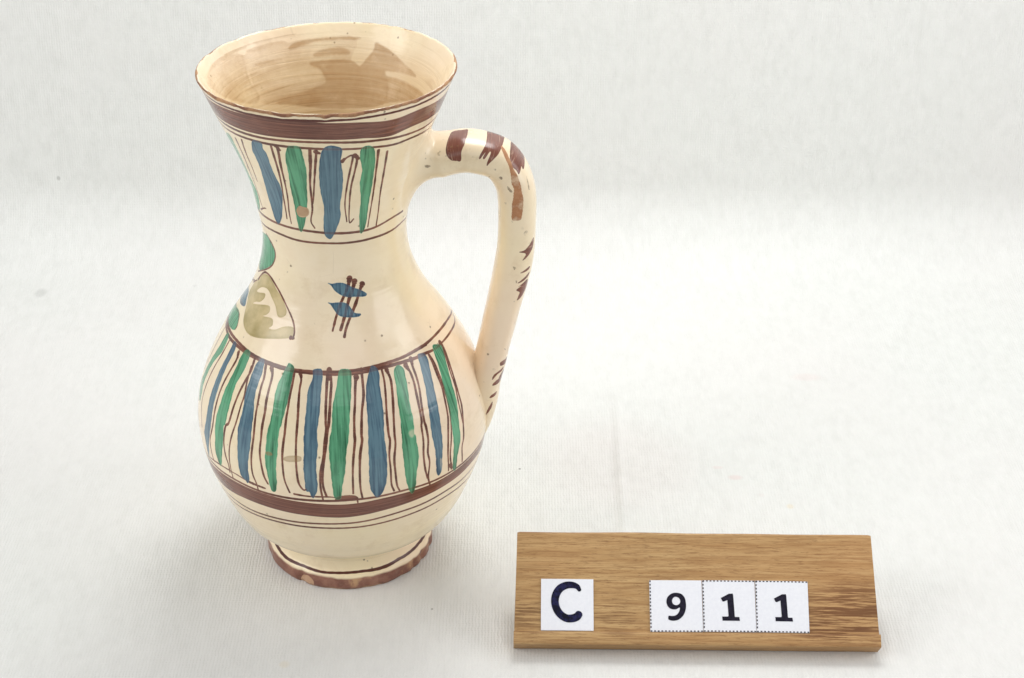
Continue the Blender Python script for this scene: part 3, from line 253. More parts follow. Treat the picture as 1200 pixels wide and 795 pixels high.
class Canvas:
    def __init__(s, w, h, x0, x1, y0, y1):
        s.w, s.h, s.x0, s.x1, s.y0, s.y1 = w, h, x0, x1, y0, y1; s.a = {}
    def ch(s, k):
        if k not in s.a: s.a[k] = np.zeros((s.h, s.w), np.float32)
        return s.a[k]
    def px(s, pts):
        p = np.array(pts, float); return np.stack([(p[:, 0] - s.x0) / (s.x1 - s.x0) * s.w, (p[:, 1] - s.y0) / (s.y1 - s.y0) * s.h], -1)
    def poly(s, k, pts, val=1.0, soft=1.3):
        p = smooth(s.px(pts), True); A = s.ch(k)
        x0, y0 = np.maximum(np.floor(p.min(0)).astype(int) - 4, 0); x1, y1 = np.ceil(p.max(0)).astype(int) + 5
        x1, y1 = min(x1, s.w), min(y1, s.h)
        if x1 <= x0 or y1 <= y0: return
        X = (np.arange(x0, x1) + .5)[None, :]; Y = (np.arange(y0, y1) + .5)[:, None]
        # ragged brush edge
        X = X + 1.6 * np.sin(Y * .045 + p[0, 0]) + .8 * np.sin(Y * .17 + p[0, 1])
        ins = np.zeros((y1 - y0, x1 - x0), bool); q = np.roll(p, -1, 0)
        for (ax, ay), (bx, by) in zip(p, q):
            if ay == by: continue
            ya, yb = min(ay, by), max(ay, by)
            r = ((Y[:, 0] >= ya) & (Y[:, 0] < yb))
            if not r.any(): continue
            xi = ax + (Y[r] - ay) / (by - ay) * (bx - ax)
            ins[r] ^= X[r] < xi
        m = blur(ins.astype(np.float32), 1)
        # paint pools along the rim of a stroke and at its lower end
        core = blur(blur(m, 8), 5); pool = np.clip((.97 - core) * 1.5, 0, 1)
        vv = np.linspace(0, 1, y1 - y0, dtype=np.float32)[:, None]
        d = .62 + .30 * pool + .24 * np.clip(.22 - vv, 0, 1) / .22 + .12 * np.clip(vv - .85, 0, 1) / .15
        A[y0:y1, x0:x1] = np.maximum(A[y0:y1, x0:x1], m * np.clip(d, 0, 1) * val)
    def line(s, k, pts, width, xs, ys, val=1.0, taper=True):
        # width in mm; xs, ys = mm per pixel
        p = smooth(s.px(pts), False); A = s.ch(k); n = len(p)
        R = width / 2 / min(xs, ys) + 3
        seglen = np.hypot(*((np.diff(p, axis=0)) * [xs, ys]).T); cum = np.concatenate([[0], np.cumsum(seglen)]); tot = cum[-1] + 1e-6
        for i in range(n - 1):
            a, b = p[i], p[i + 1]
            x0 = int(max(0, min(a[0], b[0]) - R)); x1 = int(min(s.w, max(a[0], b[0]) + R + 1)); y0 = int(max(0, min(a[1], b[1]) - R)); y1 = int(min(s.h, max(a[1], b[1]) + R + 1))
            if x1 <= x0 or y1 <= y0: continue
            X = ((np.arange(x0, x1) + .5)[None, :] - a[0]) * xs; Y = ((np.arange(y0, y1) + .5)[:, None] - a[1]) * ys
            dx, dy = (b[0] - a[0]) * xs, (b[1] - a[1]) * ys; L2 = dx * dx + dy * dy + 1e-9
            t = np.clip((X * dx + Y * dy) / L2, 0, 1); d = np.hypot(X - t * dx, Y - t * dy)
            f = (cum[i] + t * seglen[i]) / tot
            wv = width * .80 * (.93 + .08 * np.sin(f * 11 + width * 7 + p[0, 0]) + .06 * np.sin(f * 29.7 + p[0, 1]) + .05 * np.sin(cum[i] * 1.9))
            if taper: wv = wv * (1.15 - .45 * f)
            c = np.clip((wv / 2 - d) / .12 + .5, 0, 1)
            dens = .86 + .14 * np.sin(f * 31 + p[0, 1])
            A[y0:y1, x0:x1] = np.maximum(A[y0:y1, x0:x1], (c * dens * val).astype(np.float32))
def smooth(p, closed, n=5):
    if len(p) < 3: return p
    if closed: P = np.concatenate([p[-1:], p, p[:2]])
    else: P = np.concatenate([2 * p[:1] - p[1:2], p, 2 * p[-1:] - p[-2:-1]])
    out = []
    for i in range(1, len(P) - 2):
        for t in np.arange(n) / n:
            a, b, c, d = P[i - 1], P[i], P[i + 1], P[i + 2]
            out.append(.5 * (2 * b + (c - a) * t + (2 * a - 5 * b + 4 * c - d) * t * t + (3 * b - a - 3 * c + d) * t**3))
    if not closed: out.append(P[-2])
    return np.array(out)
def blur(m, r):
    for ax in (0, 1):
        c = np.cumsum(np.pad(m, [(r + 1, r) if a == ax else (0, 0) for a in (0, 1)], mode='edge'), axis=ax)
        w = 2 * r + 1
        m = (c[w:] - c[:-w]) / w if ax == 0 else (c[:, w:] - c[:, :-w]) / w
    return m.astype(np.float32)
def image(name, w, h, chans):
    im = bpy.data.images.new(name, w, h, alpha=False, float_buffer=False); im.colorspace_settings.name = 'Non-Color'
    a = np.ones((h, w, 4), np.float32)
    for i, c in enumerate(chans): a[..., i] = 0 if c is None else c
    im.pixels.foreach_set(a.ravel()); im.update(); im.pack()
    return im
C = Canvas(UW, UH, -270, 90, 0, 221)
YS = 221 / UH
def xs_at(z): return float(pchip(z, PZ, PR)) * 2 * math.pi / UW
def zmean(pts): return sum(p[1] for p in pts) / len(pts)
KEY = {'g': 'green', 'b': 'blue', 't': 'ochre', 'n': 'brown', 'c': 'clay', 'o': 'spot', 'e': 'erase'}
for k, lst in PAINT['poly'].items():
    for pts in lst:
        C.poly(KEY[k], pts, 1.0)
        # the same rows of stripes go on round the far side
        zm, tm = zmean(pts), sum(p[0] for p in pts) / len(pts)
        if k in 'gb' and (zm > 165 or zm < 105) and max(p[0] for p in pts) - min(p[0] for p in pts) < 30:
            sh = 207 if zm > 165 else 213
            if 25 < tm + sh < 150:
                q = [(p[0] + sh, p[1]) for p in pts]; C.poly(KEY[k], q); C.poly(KEY[k], [(p[0] - 360, p[1]) for p in q])
for w, pts in PAINT['line']:
    zm = zmean(pts); C.line('brown', pts, w, xs_at(zm), YS)
    tm = sum(p[0] for p in pts) / len(pts)
    if (zm > 165 or zm < 105):
        sh = 207 if zm > 165 else 213
        if 22 < tm + sh < 150:
            q = [(p[0] + sh, p[1]) for p in pts]; C.line('brown', q, w, xs_at(zm), YS); C.line('brown', [(p[0] - 360, p[1]) for p in q], w, xs_at(zm), YS)
def ringfun(pts):
    z = np.array([p[1] for p in pts]); md = np.median(z); p = sorted([q for q in pts if abs(q[1] - md) < 3.6])
    t = np.array([q[0] for q in p]); z = np.array([q[1] for q in p]); keep = np.concatenate([[True], np.diff(t) > 2]); t, z = t[keep], z[keep]
    T = np.concatenate([t - 360, t, t + 360]); Z = np.concatenate([z, z, z])
    return lambda x: np.interp(x, T, Z)
thx = np.linspace(-270, 90, 181)
for i, (w, pts) in enumerate(PAINT['ring']):
    w *= 1.22
    if i == 10: w = .95
    f = ringfun(pts); z = f(thx)
    k = np.ones(7) / 7; z = np.convolve(np.pad(z, 3, mode='wrap'), k, 'valid') + .12 * np.sin(thx * .07 + i)
    if i == 0: z = 218.4 + .1 * np.sin(thx * .05)
    pp = list(zip(thx, z))
    if i in (5, 6):
        pp = [q for q in pp if q[0] < (-33.5 if i == 5 else -37)]; C.line('brown', pp, w, xs_at(z.mean()), YS, taper=False)
        C.line('brown', [(q[0], z[0]) for q in zip(thx, z) if q[0] > 20], w, xs_at(z.mean()), YS, taper=False)
    else: C.line('brown', pp, w, xs_at(z.mean()), YS, taper=False)
TT = np.linspace(-270, 90, UW)
for j, (a, b) in enumerate(PAINT['band']):
    fa, fb = ringfun(a), ringfun(b); za, zb = fa(TT), fb(TT)
    kk = np.ones(161) / 161; za = np.convolve(np.pad(za, 80, mode='wrap'), kk, 'valid'); zb = np.convolve(np.pad(zb, 80, mode='wrap'), kk, 'valid')
    Zr = (np.arange(UH) + .5)[:, None] * YS
    c = np.clip((za[None] - Zr) / .25 + .5, 0, 1) * np.clip((Zr - zb[None]) / .25 + .5, 0, 1)
    u = (Zr - zb[None]) / (za - zb)[None]
    dens = .80 + .05 * np.sin(u * 23 + .9 * np.sin(TT[None] * .03)) + .05 * np.sin(u * 41 + 2 * np.sin(TT[None] * .021 + 2)) + .1 * (u < .08)
    C.a['brown'] = np.maximum(C.ch('brown'), (c * dens).astype(np.float32))
er = 1 - .72 * blur(C.ch('erase'), 6)
for k in ('green', 'blue'): C.a[k] = C.a[k] * er
im_a = image('glaze_colours', UW, UH, [C.ch('brown'), C.ch('green'), C.ch('blue')])
im_b = image('glaze_wear', UW, UH, [C.ch('ochre'), C.ch('clay'), C.ch('spot')])

CI = Canvas(2048, 512, -90, 270, 150, 221)
for w, pts in PAINT['inn']:
    CI.poly('stain', pts, min(1, w + .22))
im_c = image('inner_stains', 2048, 512, [blur(blur(CI.ch('stain'), 3), 3), None, None])

CREAM = srgb(238, 221, 193); CREAM2 = srgb(241, 225, 189); BROWN = srgb(86, 42, 34); BROWN2 = srgb(82, 40, 33)
GREEN = srgb(10, 92, 62); GREEN2 = srgb(88, 164, 124); BLUE = srgb(28, 70, 98); BLUE2 = srgb(88, 124, 140); OCHRE = srgb(192, 172, 120)
CLAY = srgb(176, 132, 88); CLAYD = srgb(120, 74, 44)

def glaze_base(N, P):
    """cream tin glaze with faint tone drift, pinholes and scratches; returns colour and pinhole mask"""
    big = N.noise(18, 3, .55, P); fine = N.noise(140, 4, .6, P)
    col = N.mix(N.rng(big, .35, .65), CREAM, CREAM2)
    col = N.mix(N.rng(fine, .45, .75, 0, .35), col, srgb(228, 206, 168))
    rosy = N.noise(11, 3, .6, N.map(P, (1, 1, 1), (5, 2, 8)))
    col = N.mix(N.rng(rosy, .46, .64, 0, .55), col, srgb(238, 212, 188))
    grub = N.noise(55, 5, .72, N.map(P, (1, 1, 1), (1, 9, 4)))
    col = N.mix(N.rng(grub, .54, .72, 0, .42), col, srgb(206, 180, 140))
    vo = N.n('ShaderNodeTexVoronoi'); vo.inputs['Scale'].default_value = 210; N.L.new(P, vo.inputs['Vector'])
    gate = N.noise(90, 1, .5, P)
    dot = N.math('MULTIPLY', N.rng(vo.outputs['Distance'], .13, .06), N.rng(gate, .57, .61))
    vs = N.n('ShaderNodeTexVoronoi', feature='DISTANCE_TO_EDGE'); vs.inputs['Scale'].default_value = 60
    N.L.new(N.map(P, (1, 1, 1), rot=(.4, .2, .1)), vs.inputs['Vector'])
    g2 = N.noise(55, 2, .5, N.map(P, (1, 1, 1), (3, 1, 2)))
    scr = N.math('MULTIPLY', N.rng(vs.outputs['Distance'], .012, .004), N.rng(g2, .64, .68))
    col = N.mix(N.math('MULTIPLY', dot, .75), col, srgb(96, 72, 48)); col = N.mix(N.math('MULTIPLY', scr, .10), col, srgb(130, 105, 75))
    return col, dot, fine

# outside glaze
N = NT('painted_glaze'); P = N.n('ShaderNodeTexCoord').outputs['Object']; uv = N.n('ShaderNodeUVMap', uv_map='UVMap').outputs[0]
col, dot, fine = glaze_base(N, P)
ta = N.n('ShaderNodeTexImage', image=im_a, interpolation='Cubic'); tb = N.n('ShaderNodeTexImage', image=im_b, interpolation='Cubic')
N.L.new(uv, ta.inputs[0]); N.L.new(uv, tb.inputs[0])
sa = N.n('ShaderNodeSeparateColor'); sb = N.n('ShaderNodeSeparateColor'); N.L.new(ta.outputs[0], sa.inputs[0]); N.L.new(tb.outputs[0], sb.inputs[0])
streakv = N.noise(1, 4, .6, N.map(uv, (260, 9, 1)))
streakh = N.noise(1, 4, .6, N.map(uv, (7, 420, 1)))
mott = N.noise(120, 3, .6, P)
def layer(col, mask, thin, thick, streak, amp=1.3, under=None, base=.76):
    d = N.math('ADD', mask, N.math('MULTIPLY', N.math('SUBTRACT', streak, .5), amp))
    d = N.math('ADD', d, N.math('MULTIPLY', N.math('SUBTRACT', mott, .5), .35))
    pig = N.mix(N.rng(d, base - .26, base + .26), thin, thick)
    f = N.math('MULTIPLY', N.rng(mask, .08, .5), .97)
    if under is not None: f = N.math('MULTIPLY', f, N.math('SUBTRACT', 1.0, N.math('MULTIPLY', under, .38)))
    return N.mix(f, col, pig)
col = layer(col, sb.outputs[0], srgb(208, 188, 142), srgb(166, 150, 100), mott, .9, None, .68)
col = layer(col, sa.outputs[0], srgb(142, 88, 70), BROWN2, streakh, 1.1)
col = layer(col, sa.outputs[1], GREEN2, GREEN, streakv, 2.0, sa.outputs[0])
col = layer(col, sa.outputs[2], BLUE2, BLUE, streakv, 1.9, sa.outputs[0])
col = N.mix(N.math('MULTIPLY', sb.outputs[2], .75), col, srgb(150, 118, 76))
clay = N.rng(sb.outputs[1], .1, .5); ring = N.math('MULTIPLY', N.rng(sb.outputs[1], .02, .2), N.rng(sb.outputs[1], .9, .72))
col = N.mix(clay, col, N.mix(N.rng(fine, .4, .65), srgb(220, 188, 152), srgb(176, 140, 104)))
col = N.mix(N.math('MULTIPLY', ring, .5), col, srgb(128, 96, 66))  # dark edge round the chip: its shading painted into the colour
N.L.new(col, N.b.inputs['Base Color'])
allp = N.math('MAXIMUM', N.math('MAXIMUM', sa.outputs[0], sa.outputs[1]), N.math('MAXIMUM', sa.outputs[2], sb.outputs[0]))
rough = N.math('ADD', N.rng(fine, .3, .7, .12, .20), N.math('MULTIPLY', N.math('MAXIMUM', clay, dot), .6))
N.L.new(rough, N.b.inputs['Roughness']); N.b.inputs['Specular IOR Level'].default_value = .5
ridge = N.noise(1, 2, .5, N.map(uv, (1.5, 55, 1)))
bb = N.bump(ridge, .25, .0010); bb = N.bump(N.noise(45, 3, .5, P), .28, .0010, bb); bb = N.bump(N.noise(420, 2, .5, P), .10, .0002, bb)
bb = N.bump(N.math('SUBTRACT', N.math('MULTIPLY', allp, .5), N.math('ADD', N.math('MULTIPLY', clay, 3), dot)), .5, .00018, bb)
N.L.new(bb, N.b.inputs['Normal']); M_OUT = N.m

# lip: glaze worn through to the clay
N = NT('worn_lip_glaze'); P = N.n('ShaderNodeTexCoord').outputs['Object']; uv = N.n('ShaderNodeUVMap', uv_map='UVMap').outputs[0]
col, dot, fine = glaze_base(N, P)
ta = N.n('ShaderNodeTexImage', image=im_a, interpolation='Cubic'); N.L.new(uv, ta.inputs[0])
sa = N.n('ShaderNodeSeparateColor'); N.L.new(ta.outputs[0], sa.inputs[0])
at = N.n('ShaderNodeAttribute', attribute_name='wear'); sw = N.n('ShaderNodeSeparateColor'); N.L.new(at.outputs['Color'], sw.inputs[0])
wn = N.noise(170, 4, .65, P); wl = N.noise(38, 3, .6, P)
col = N.mix(N.math('MULTIPLY', N.rng(sa.outputs[0], .1, .5), N.rng(sw.outputs[1], .3, .6)), col, BROWN)
w = N.math('ADD', sw.outputs[0], N.math('ADD', N.math('MULTIPLY', N.math('SUBTRACT', wn, .5), 1.6), N.math('MULTIPLY', N.math('SUBTRACT', wl, .5), 1.1)))
wm = N.rng(w, .52, .66)
col = N.mix(N.math('MULTIPLY', wm, .95), col, N.mix(N.rng(wn, .42, .62), srgb(116, 66, 44), srgb(176, 132, 92)))
N.L.new(col, N.b.inputs['Base Color']); N.L.new(N.rng(wm, 0, 1, .2, .8), N.b.inputs['Roughness'])
N.L.new(N.bump(N.math('SUBTRACT', N.math('MULTIPLY', wn, .4), wm), .6, .0003), N.b.inputs['Normal']); M_LIP = N.m

# inside glaze with lime and dirt washes
N = NT('stained_inner_glaze'); P = N.n('ShaderNodeTexCoord').outputs['Object']; uv = N.n('ShaderNodeUVMap', uv_map='UVMap').outputs[0]
col, dot, fine = glaze_base(N, P)
tc = N.n('ShaderNodeTexImage', image=im_c, interpolation='Cubic'); N.L.new(uv, tc.inputs[0]); sc_ = N.n('ShaderNodeSeparateColor'); N.L.new(tc.outputs[0], sc_.inputs[0])
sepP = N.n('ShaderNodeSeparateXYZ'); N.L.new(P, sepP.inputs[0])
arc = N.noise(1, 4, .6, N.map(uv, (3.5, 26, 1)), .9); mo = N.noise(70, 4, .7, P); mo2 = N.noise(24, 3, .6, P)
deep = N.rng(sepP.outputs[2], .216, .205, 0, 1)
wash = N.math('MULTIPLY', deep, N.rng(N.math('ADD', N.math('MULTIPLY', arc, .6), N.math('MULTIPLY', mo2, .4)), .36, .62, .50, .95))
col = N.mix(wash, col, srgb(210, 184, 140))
msk = sc_.outputs[0]; fz = N.math('MULTIPLY', N.math('SUBTRACT', N.noise(95, 4, .7, P), .5), N.rng(msk, .05, .3, 0, .9))
msk = N.math('MULTIPLY', N.rng(N.math('ADD', msk, fz), .18, .62, 0, 1), N.rng(msk, 0, .7, .4, 1))
st = N.math('MULTIPLY', msk, N.rng(N.math('ADD', N.math('MULTIPLY', mo, .5), N.math('MULTIPLY', arc, .5)), .34, .58, .55, 1.0))
col = N.mix(N.math('MULTIPLY', st, .80, clamp=True), col, srgb(172, 132, 84))
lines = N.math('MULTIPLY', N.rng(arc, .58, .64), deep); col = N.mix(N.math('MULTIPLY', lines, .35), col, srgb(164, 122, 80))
N.L.new(col, N.b.inputs['Base Color']); N.L.new(N.math('ADD', N.rng(st, 0, 1, .17, .40), N.math('MULTIPLY', wash, .30)), N.b.inputs['Roughness'])
N.L.new(N.bump(arc, .32, .0012, N.bump(mo, .15, .0005)), N.b.inputs['Normal']); M_IN = N.m

# foot: manganese wash over clay
N = NT('washed_foot_clay'); P = N.n('ShaderNodeTexCoord').outputs['Object']; uv = N.n('ShaderNodeUVMap', uv_map='UVMap').outputs[0]
col, dot, fine = glaze_base(N, P)
ta = N.n('ShaderNodeTexImage', image=im_a, interpolation='Cubic'); tb = N.n('ShaderNodeTexImage', image=im_b, interpolation='Cubic'); N.L.new(uv, ta.inputs[0]); N.L.new(uv, tb.inputs[0])
sa = N.n('ShaderNodeSeparateColor'); sb = N.n('ShaderNodeSeparateColor'); N.L.new(ta.outputs[0], sa.inputs[0]); N.L.new(tb.outputs[0], sb.inputs[0])
z = N.n('ShaderNodeSeparateXYZ'); N.L.new(P, z.inputs[0])
wob = N.noise(50, 3, .6, P); wf = N.noise(160, 4, .65, P)
zz = N.math('ADD', z.outputs[2], N.math('MULTIPLY', N.math('SUBTRACT', wob, .5), .0022))
col = N.mix(N.rng(sa.outputs[0], .1, .5), col, BROWN2)
wash = N.rng(zz, .0062, .0054)
washc = N.mix(N.rng(wf, .35, .65), srgb(116, 72, 60), srgb(156, 112, 94))
col = N.mix(N.math('MULTIPLY', wash, N.rng(wf, .2, .4, .8, 1)), col, washc)
bare = N.math('MULTIPLY', wash, N.rng(N.math('ADD', N.math('MULTIPLY', wob, .6), N.math('MULTIPLY', wf, .4)), .55, .64))
bare = N.math('MAXIMUM', bare, N.math('MULTIPLY', N.rng(zz, .0012, .0004), .8))
col = N.mix(bare, col, N.mix(N.rng(wf, .4, .6), srgb(140, 86, 58), srgb(190, 152, 116)))
col = N.mix(N.rng(sb.outputs[1], .1, .5), col, srgb(192, 154, 124))
N.L.new(col, N.b.inputs['Base Color']); N.L.new(N.rng(bare, 0, 1, .3, .85), N.b.inputs['Roughness'])
N.L.new(N.bump(N.math('SUBTRACT', N.math('MULTIPLY', wf, .5), bare), .5, .0003, N.bump(wob, .4, .0012)), N.b.inputs['Normal']); M_FOOT = N.m

revolve('foot_ring', 0, FOOT1, M_FOOT, lambda z: z / 221)
revolve('body', FOOT1, LIP0, M_OUT, lambda z: z / 221)
lip = revolve('rim', LIP0, LIP1, M_LIP, lambda z: z / 221)
ca = lip.data.color_attributes.new('wear', 'FLOAT_COLOR', 'POINT')
for i, v in enumerate(lip.data.vertices):
    co = v.co; th = math.degrees(math.atan2(co.y, co.x)); rr = math.hypot(co.x, co.y) * 1000; z = co.z * 1000
    outer = 1.0 if i // NT_ <= 7 else 0.0
    edge = math.exp(-((i // NT_ - 6.4) / 1.9) ** 2)
    w = .80 * edge + .03
    if -200 < th < 0: w += .12 * edge
    for (a, wd, dp) in CHIPS:
        dd = (th - a + 180) % 360 - 180; w += .9 * dp * math.exp(-(dd / wd) ** 2) * (edge * .8 + .22)
    ca.data[i].color = (w, outer, w, 1)
revolve('interior_wall', LIP1, len(prof) - 1, M_IN, lambda z: (z - 150) / 71, True)

# ------------------------------------------------------------------ handle
HP = np.array([(28,180,36,30),(34,183,27,27),(38.5,183.9,18,24),(45.9,185.4,14.8,22.5),(52.5,186.4,14.8,22),(58.8,185.5,14.6,22),(64.5,183.4,14.6,22),(68.4,179.2,14.8,22),(71.0,173.4,14.8,22),(72.1,166.9,15,22),(72.3,157.6,15,22),(71.9,146,15,22),(70.6,136.6,15,22),(68.0,124,14.2,22),(65.6,113,13.6,22),(63.2,102,13.1,22),(61.5,93.6,13,22),(59.5,85.4,13.2,22),(58.2,75.5,13.2,21),(56.9,66,11,18),(54.6,57,8,14)], float)
def hsurf(a, s):
    n = len(HP); x = s * (n - 1); i = min(int(x), n - 2); t = x - i
    P0, P1, P2, P3 = HP[max(i - 1, 0)], HP[i], HP[i + 1], HP[min(i + 2, n - 1)]
    Cc = .5 * (2 * P1 + (P2 - P0) * t + (2 * P0 - 5 * P1 + 4 * P2 - P3) * t * t + (3 * P1 - P0 - 3 * P2 + P3) * t**3)
    T = (.5 * ((P2 - P0) + 2 * (2 * P0 - 5 * P1 + 4 * P2 - P3) * t + 3 * (3 * P1 - P0 - 3 * P2 + P3) * t * t))[:2]; T = T / np.linalg.norm(T)
    c, sn = math.cos(math.radians(a)), math.sin(math.radians(a)); e = 2 / 2.5
    c_ = math.copysign(abs(c) ** e, c); s_ = math.copysign(abs(sn) ** e, sn)
    return Cc[0] - T[1] * c_ * Cc[2] / 2, s_ * Cc[3] / 2, Cc[1] + T[0] * c_ * Cc[2] / 2
NA, NS = 72, 260
hv, hu, hf, hl = [], [], [], []
S1 = 2.55 / (len(HP) - 1); JR = 14
def body_pt(th, z, inset=0.0):
    q = jug_pt(float(pchip(z, PZ, PR)) - inset, z, th); return Vector(q) * 1000
def on_body(p):
    th = math.atan2(p.y - LY * p.z, p.x - LX * p.z); return body_pt(th, p.z)
def h_pt(a, s):
    x, y, z = hsurf(a, s)
    q = noise.noise(Vector((x * .05, y * .05, z * .05))) * .45 + noise.noise(Vector((x * .2, y * .2, z * .2))) * .12
    y += q * math.sin(math.radians(a)); x += q * .5 * math.cos(math.radians(a))
    return Vector((x + LX * z, y + LY * z, z))
def joint_pt(a, t):
    # the potter smeared the handle's root onto the neck: a fillet from the body's surface (t=0) to the handle (t=1)
    V = h_pt(a, S1); Cn = on_body(V); c, sn = math.cos(math.radians(a)), math.sin(math.radians(a))
    # reach of the smear: short above, long below, medium to the sides
    reach = 4.8 if c > 0 else 4.8 + 10.0 * (-c)
    reach = reach * abs(c) + 8.5 * abs(sn)
    z = Cn.z + reach * c; th = math.atan2(Cn.y, Cn.x) + reach * sn / max(20, math.hypot(Cn.x, Cn.y))
    F = body_pt(th, z, .12); Cm = Cn.lerp(V, .10)
    return F * (1 - t) ** 2 + Cm * 2 * t * (1 - t) + V * t * t
for j in range(NS + 1):
    for i in range(NA + 1):
        a = -180 + 360 * i / NA
        if j < JR: s = S1 * j / JR; P_ = joint_pt(a, j / JR)
        else: s = S1 + (1 - S1) * (j - JR) / (NS - JR); P_ = h_pt(a, s)
        hv.append(tuple(P_ / 1000)); hu.append((i / NA, s))
for j in range(NS):
    for i in range(NA):
        q = [(j, i), (j, i + 1), (j + 1, i + 1), (j + 1, i)]
        hf.append([k[0] * (NA + 1) + (0 if k[1] == NA else k[1]) for k in q][::-1]); hl += [hu[k[0] * (NA + 1) + k[1]] for k in q][::-1]
CH = Canvas(1024, 4096, -180, 180, 0, 1)
for k, nm in (('b', 'brown'), ('c', 'clay'), ('s', 'speck')):
    for pts in HPAINT[k]: CH.poly(nm, pts, 1.0)
im_h = image('handle_marks', 1024, 4096, [CH.ch('brown'), CH.ch('clay'), CH.ch('speck')])
N = NT('handle_glaze'); P = N.n('ShaderNodeTexCoord').outputs['Object']; uv = N.n('ShaderNodeUVMap', uv_map='UVMap').outputs[0]
col, dot, fine = glaze_base(N, P)
ta = N.n('ShaderNodeTexImage', image=im_h, interpolation='Cubic'); N.L.new(uv, ta.inputs[0]); sa = N.n('ShaderNodeSeparateColor'); N.L.new(ta.outputs[0], sa.inputs[0])
st = N.noise(1, 4, .65, N.map(uv, (6, 210, 1))); mott = N.noise(150, 4, .65, P)
pig = N.mix(N.rng(N.math('ADD', sa.outputs[0], N.math('MULTIPLY', N.math('SUBTRACT', st, .5), .8)), .5, 1.0), srgb(128, 72, 58), srgb(74, 32, 28))
col = N.mix(N.math('MULTIPLY', N.rng(sa.outputs[0], .1, .5), N.rng(st, .30, .42, .60, .97)), col, pig)
gate = N.rng(N.noise(28, 2, .5, P), .54, .64); sp = N.math('MULTIPLY', N.rng(N.noise(330, 2, .5, P), .66, .70), gate)
col = N.mix(N.math('MULTIPLY', sp, .5), col, srgb(140, 116, 80))
col = N.mix(N.math('MULTIPLY', N.rng(sa.outputs[2], .1, .5), N.rng(mott, .38, .58, .1, .8)), col, srgb(100, 78, 56))
cl = N.math('MULTIPLY', N.rng(sa.outputs[1], .1, .5), N.rng(mott, .34, .46, .55, 1))
col = N.mix(cl, col, N.mix(N.rng(mott, .4, .62), srgb(160, 106, 68), srgb(190, 142, 104)))
N.L.new(col, N.b.inputs['Base Color']); N.L.new(N.math('ADD', N.rng(fine, .3, .7, .18, .28), N.math('MULTIPLY', cl, .55)), N.b.inputs['Roughness'])
bb = N.bump(N.noise(60, 3, .5, P), .3, .0008); bb = N.bump(N.math('ADD', N.math('MULTIPLY', cl, 2.5), N.math('ADD', sp, dot)), -.5, .0002, bb)
N.L.new(bb, N.b.inputs['Normal'])
mesh_obj('handle', hv, hf, N.m, jug_root, uvs=hl)

# ------------------------------------------------------------------ oak number holder
ALPHA = math.radians(52); BW = 146.6
holder = empty('number_holder', (0.0714, -0.0783, 0.0), 'oak board leaning back on the cloth, with a low ledge carrying white number cards', 'sign', rz=math.radians(-.35))
UA = Vector((0, math.sin(ALPHA), math.cos(ALPHA))); NA_ = Vector((0, -math.cos(ALPHA), math.sin(ALPHA)))
Z0 = 8.2 * math.sin(ALPHA)
def bpt(x, a, n): 
    v = UA * a + NA_ * n; return Vector((x, v.y, v.z + Z0)) / 1000
N = NT('oiled_oak'); P = N.n('ShaderNodeTexCoord').outputs['Object']; 
rotv = N.map(P, (1, 1, 1), rot=(math.radians(-0), 0, 0))
wv = N.noise(22, 2, .5, N.map(P, (.5, 1, 1)))
wc = N.n('ShaderNodeVectorMath', operation='MULTIPLY_ADD'); N.L.new(P, wc.inputs[0]); wc.inputs[1].default_value = (1, 1, 1)
cmb = N.n('ShaderNodeCombineXYZ'); N.L.new(N.math('MULTIPLY', N.math('SUBTRACT', wv, .5), .0013), cmb.inputs[2]); N.L.new(N.math('MULTIPLY', N.math('SUBTRACT', wv, .5), .0013), cmb.inputs[1]); N.L.new(cmb.outputs[0], wc.inputs[2])
Q = wc.outputs[0]
g1 = N.noise(1, 5, .62, N.map(Q, (75, 1500, 1500))); g2 = N.noise(1, 3, .6, N.map(Q, (18, 420, 420), (3, 2, 1))); g3 = N.noise(1, 3, .7, N.map(Q, (230, 2300, 2300), (1, 5, 3)))
col = N.mix(N.rng(g2, .35, .65), srgb(190, 156, 108), srgb(174, 137, 90))
col = N.mix(N.rng(g1, .44, .62, 0, .62), col, srgb(140, 102, 62))
col = N.mix(N.rng(g3, .56, .64, 0, .5), col, srgb(104, 68, 38))
pz = N.n('ShaderNodeSeparateXYZ'); N.L.new(P, pz.inputs[0])
def blob(x, z, rx, rz): return N.spots(N.n('ShaderNodeCombineXYZ').outputs[0], [])
cz = N.n('ShaderNodeCombineXYZ'); N.L.new(pz.outputs[0], cz.inputs[0]); N.L.new(pz.outputs[2], cz.inputs[1])
zf = lambda a: (a * math.cos(ALPHA) + Z0) / 1000
dk = N.spots(cz.outputs[0], [(.137, zf(15), .030, .0095, 1), (.130, zf(9), .026, .005, 1), (.006, zf(12), .016, .005, .5), (.041, zf(12), .012, .006, .35)])
dkm = N.math('MULTIPLY', dk, N.rng(N.math('ADD', N.math('MULTIPLY', g1, .6), N.math('MULTIPLY', g2, .4)), .45, .53))
col = N.mix(N.math('MULTIPLY', dkm, .92), col, srgb(78, 46, 26))
bl = N.noise(12, 2, .5, P); col = N.mix(N.rng(bl, .4, .7, 0, .22), col, srgb(186, 128, 78))
N.L.new(col, N.b.inputs['Base Color']); N.b.inputs['Roughness'].default_value = .5; N.b.inputs['Specular IOR Level'].default_value = .35
N.L.new(N.bump(g3, -.5, .00025, N.bump(g1, .35, .0003)), N.b.inputs['Normal']); M_OAK = N.m
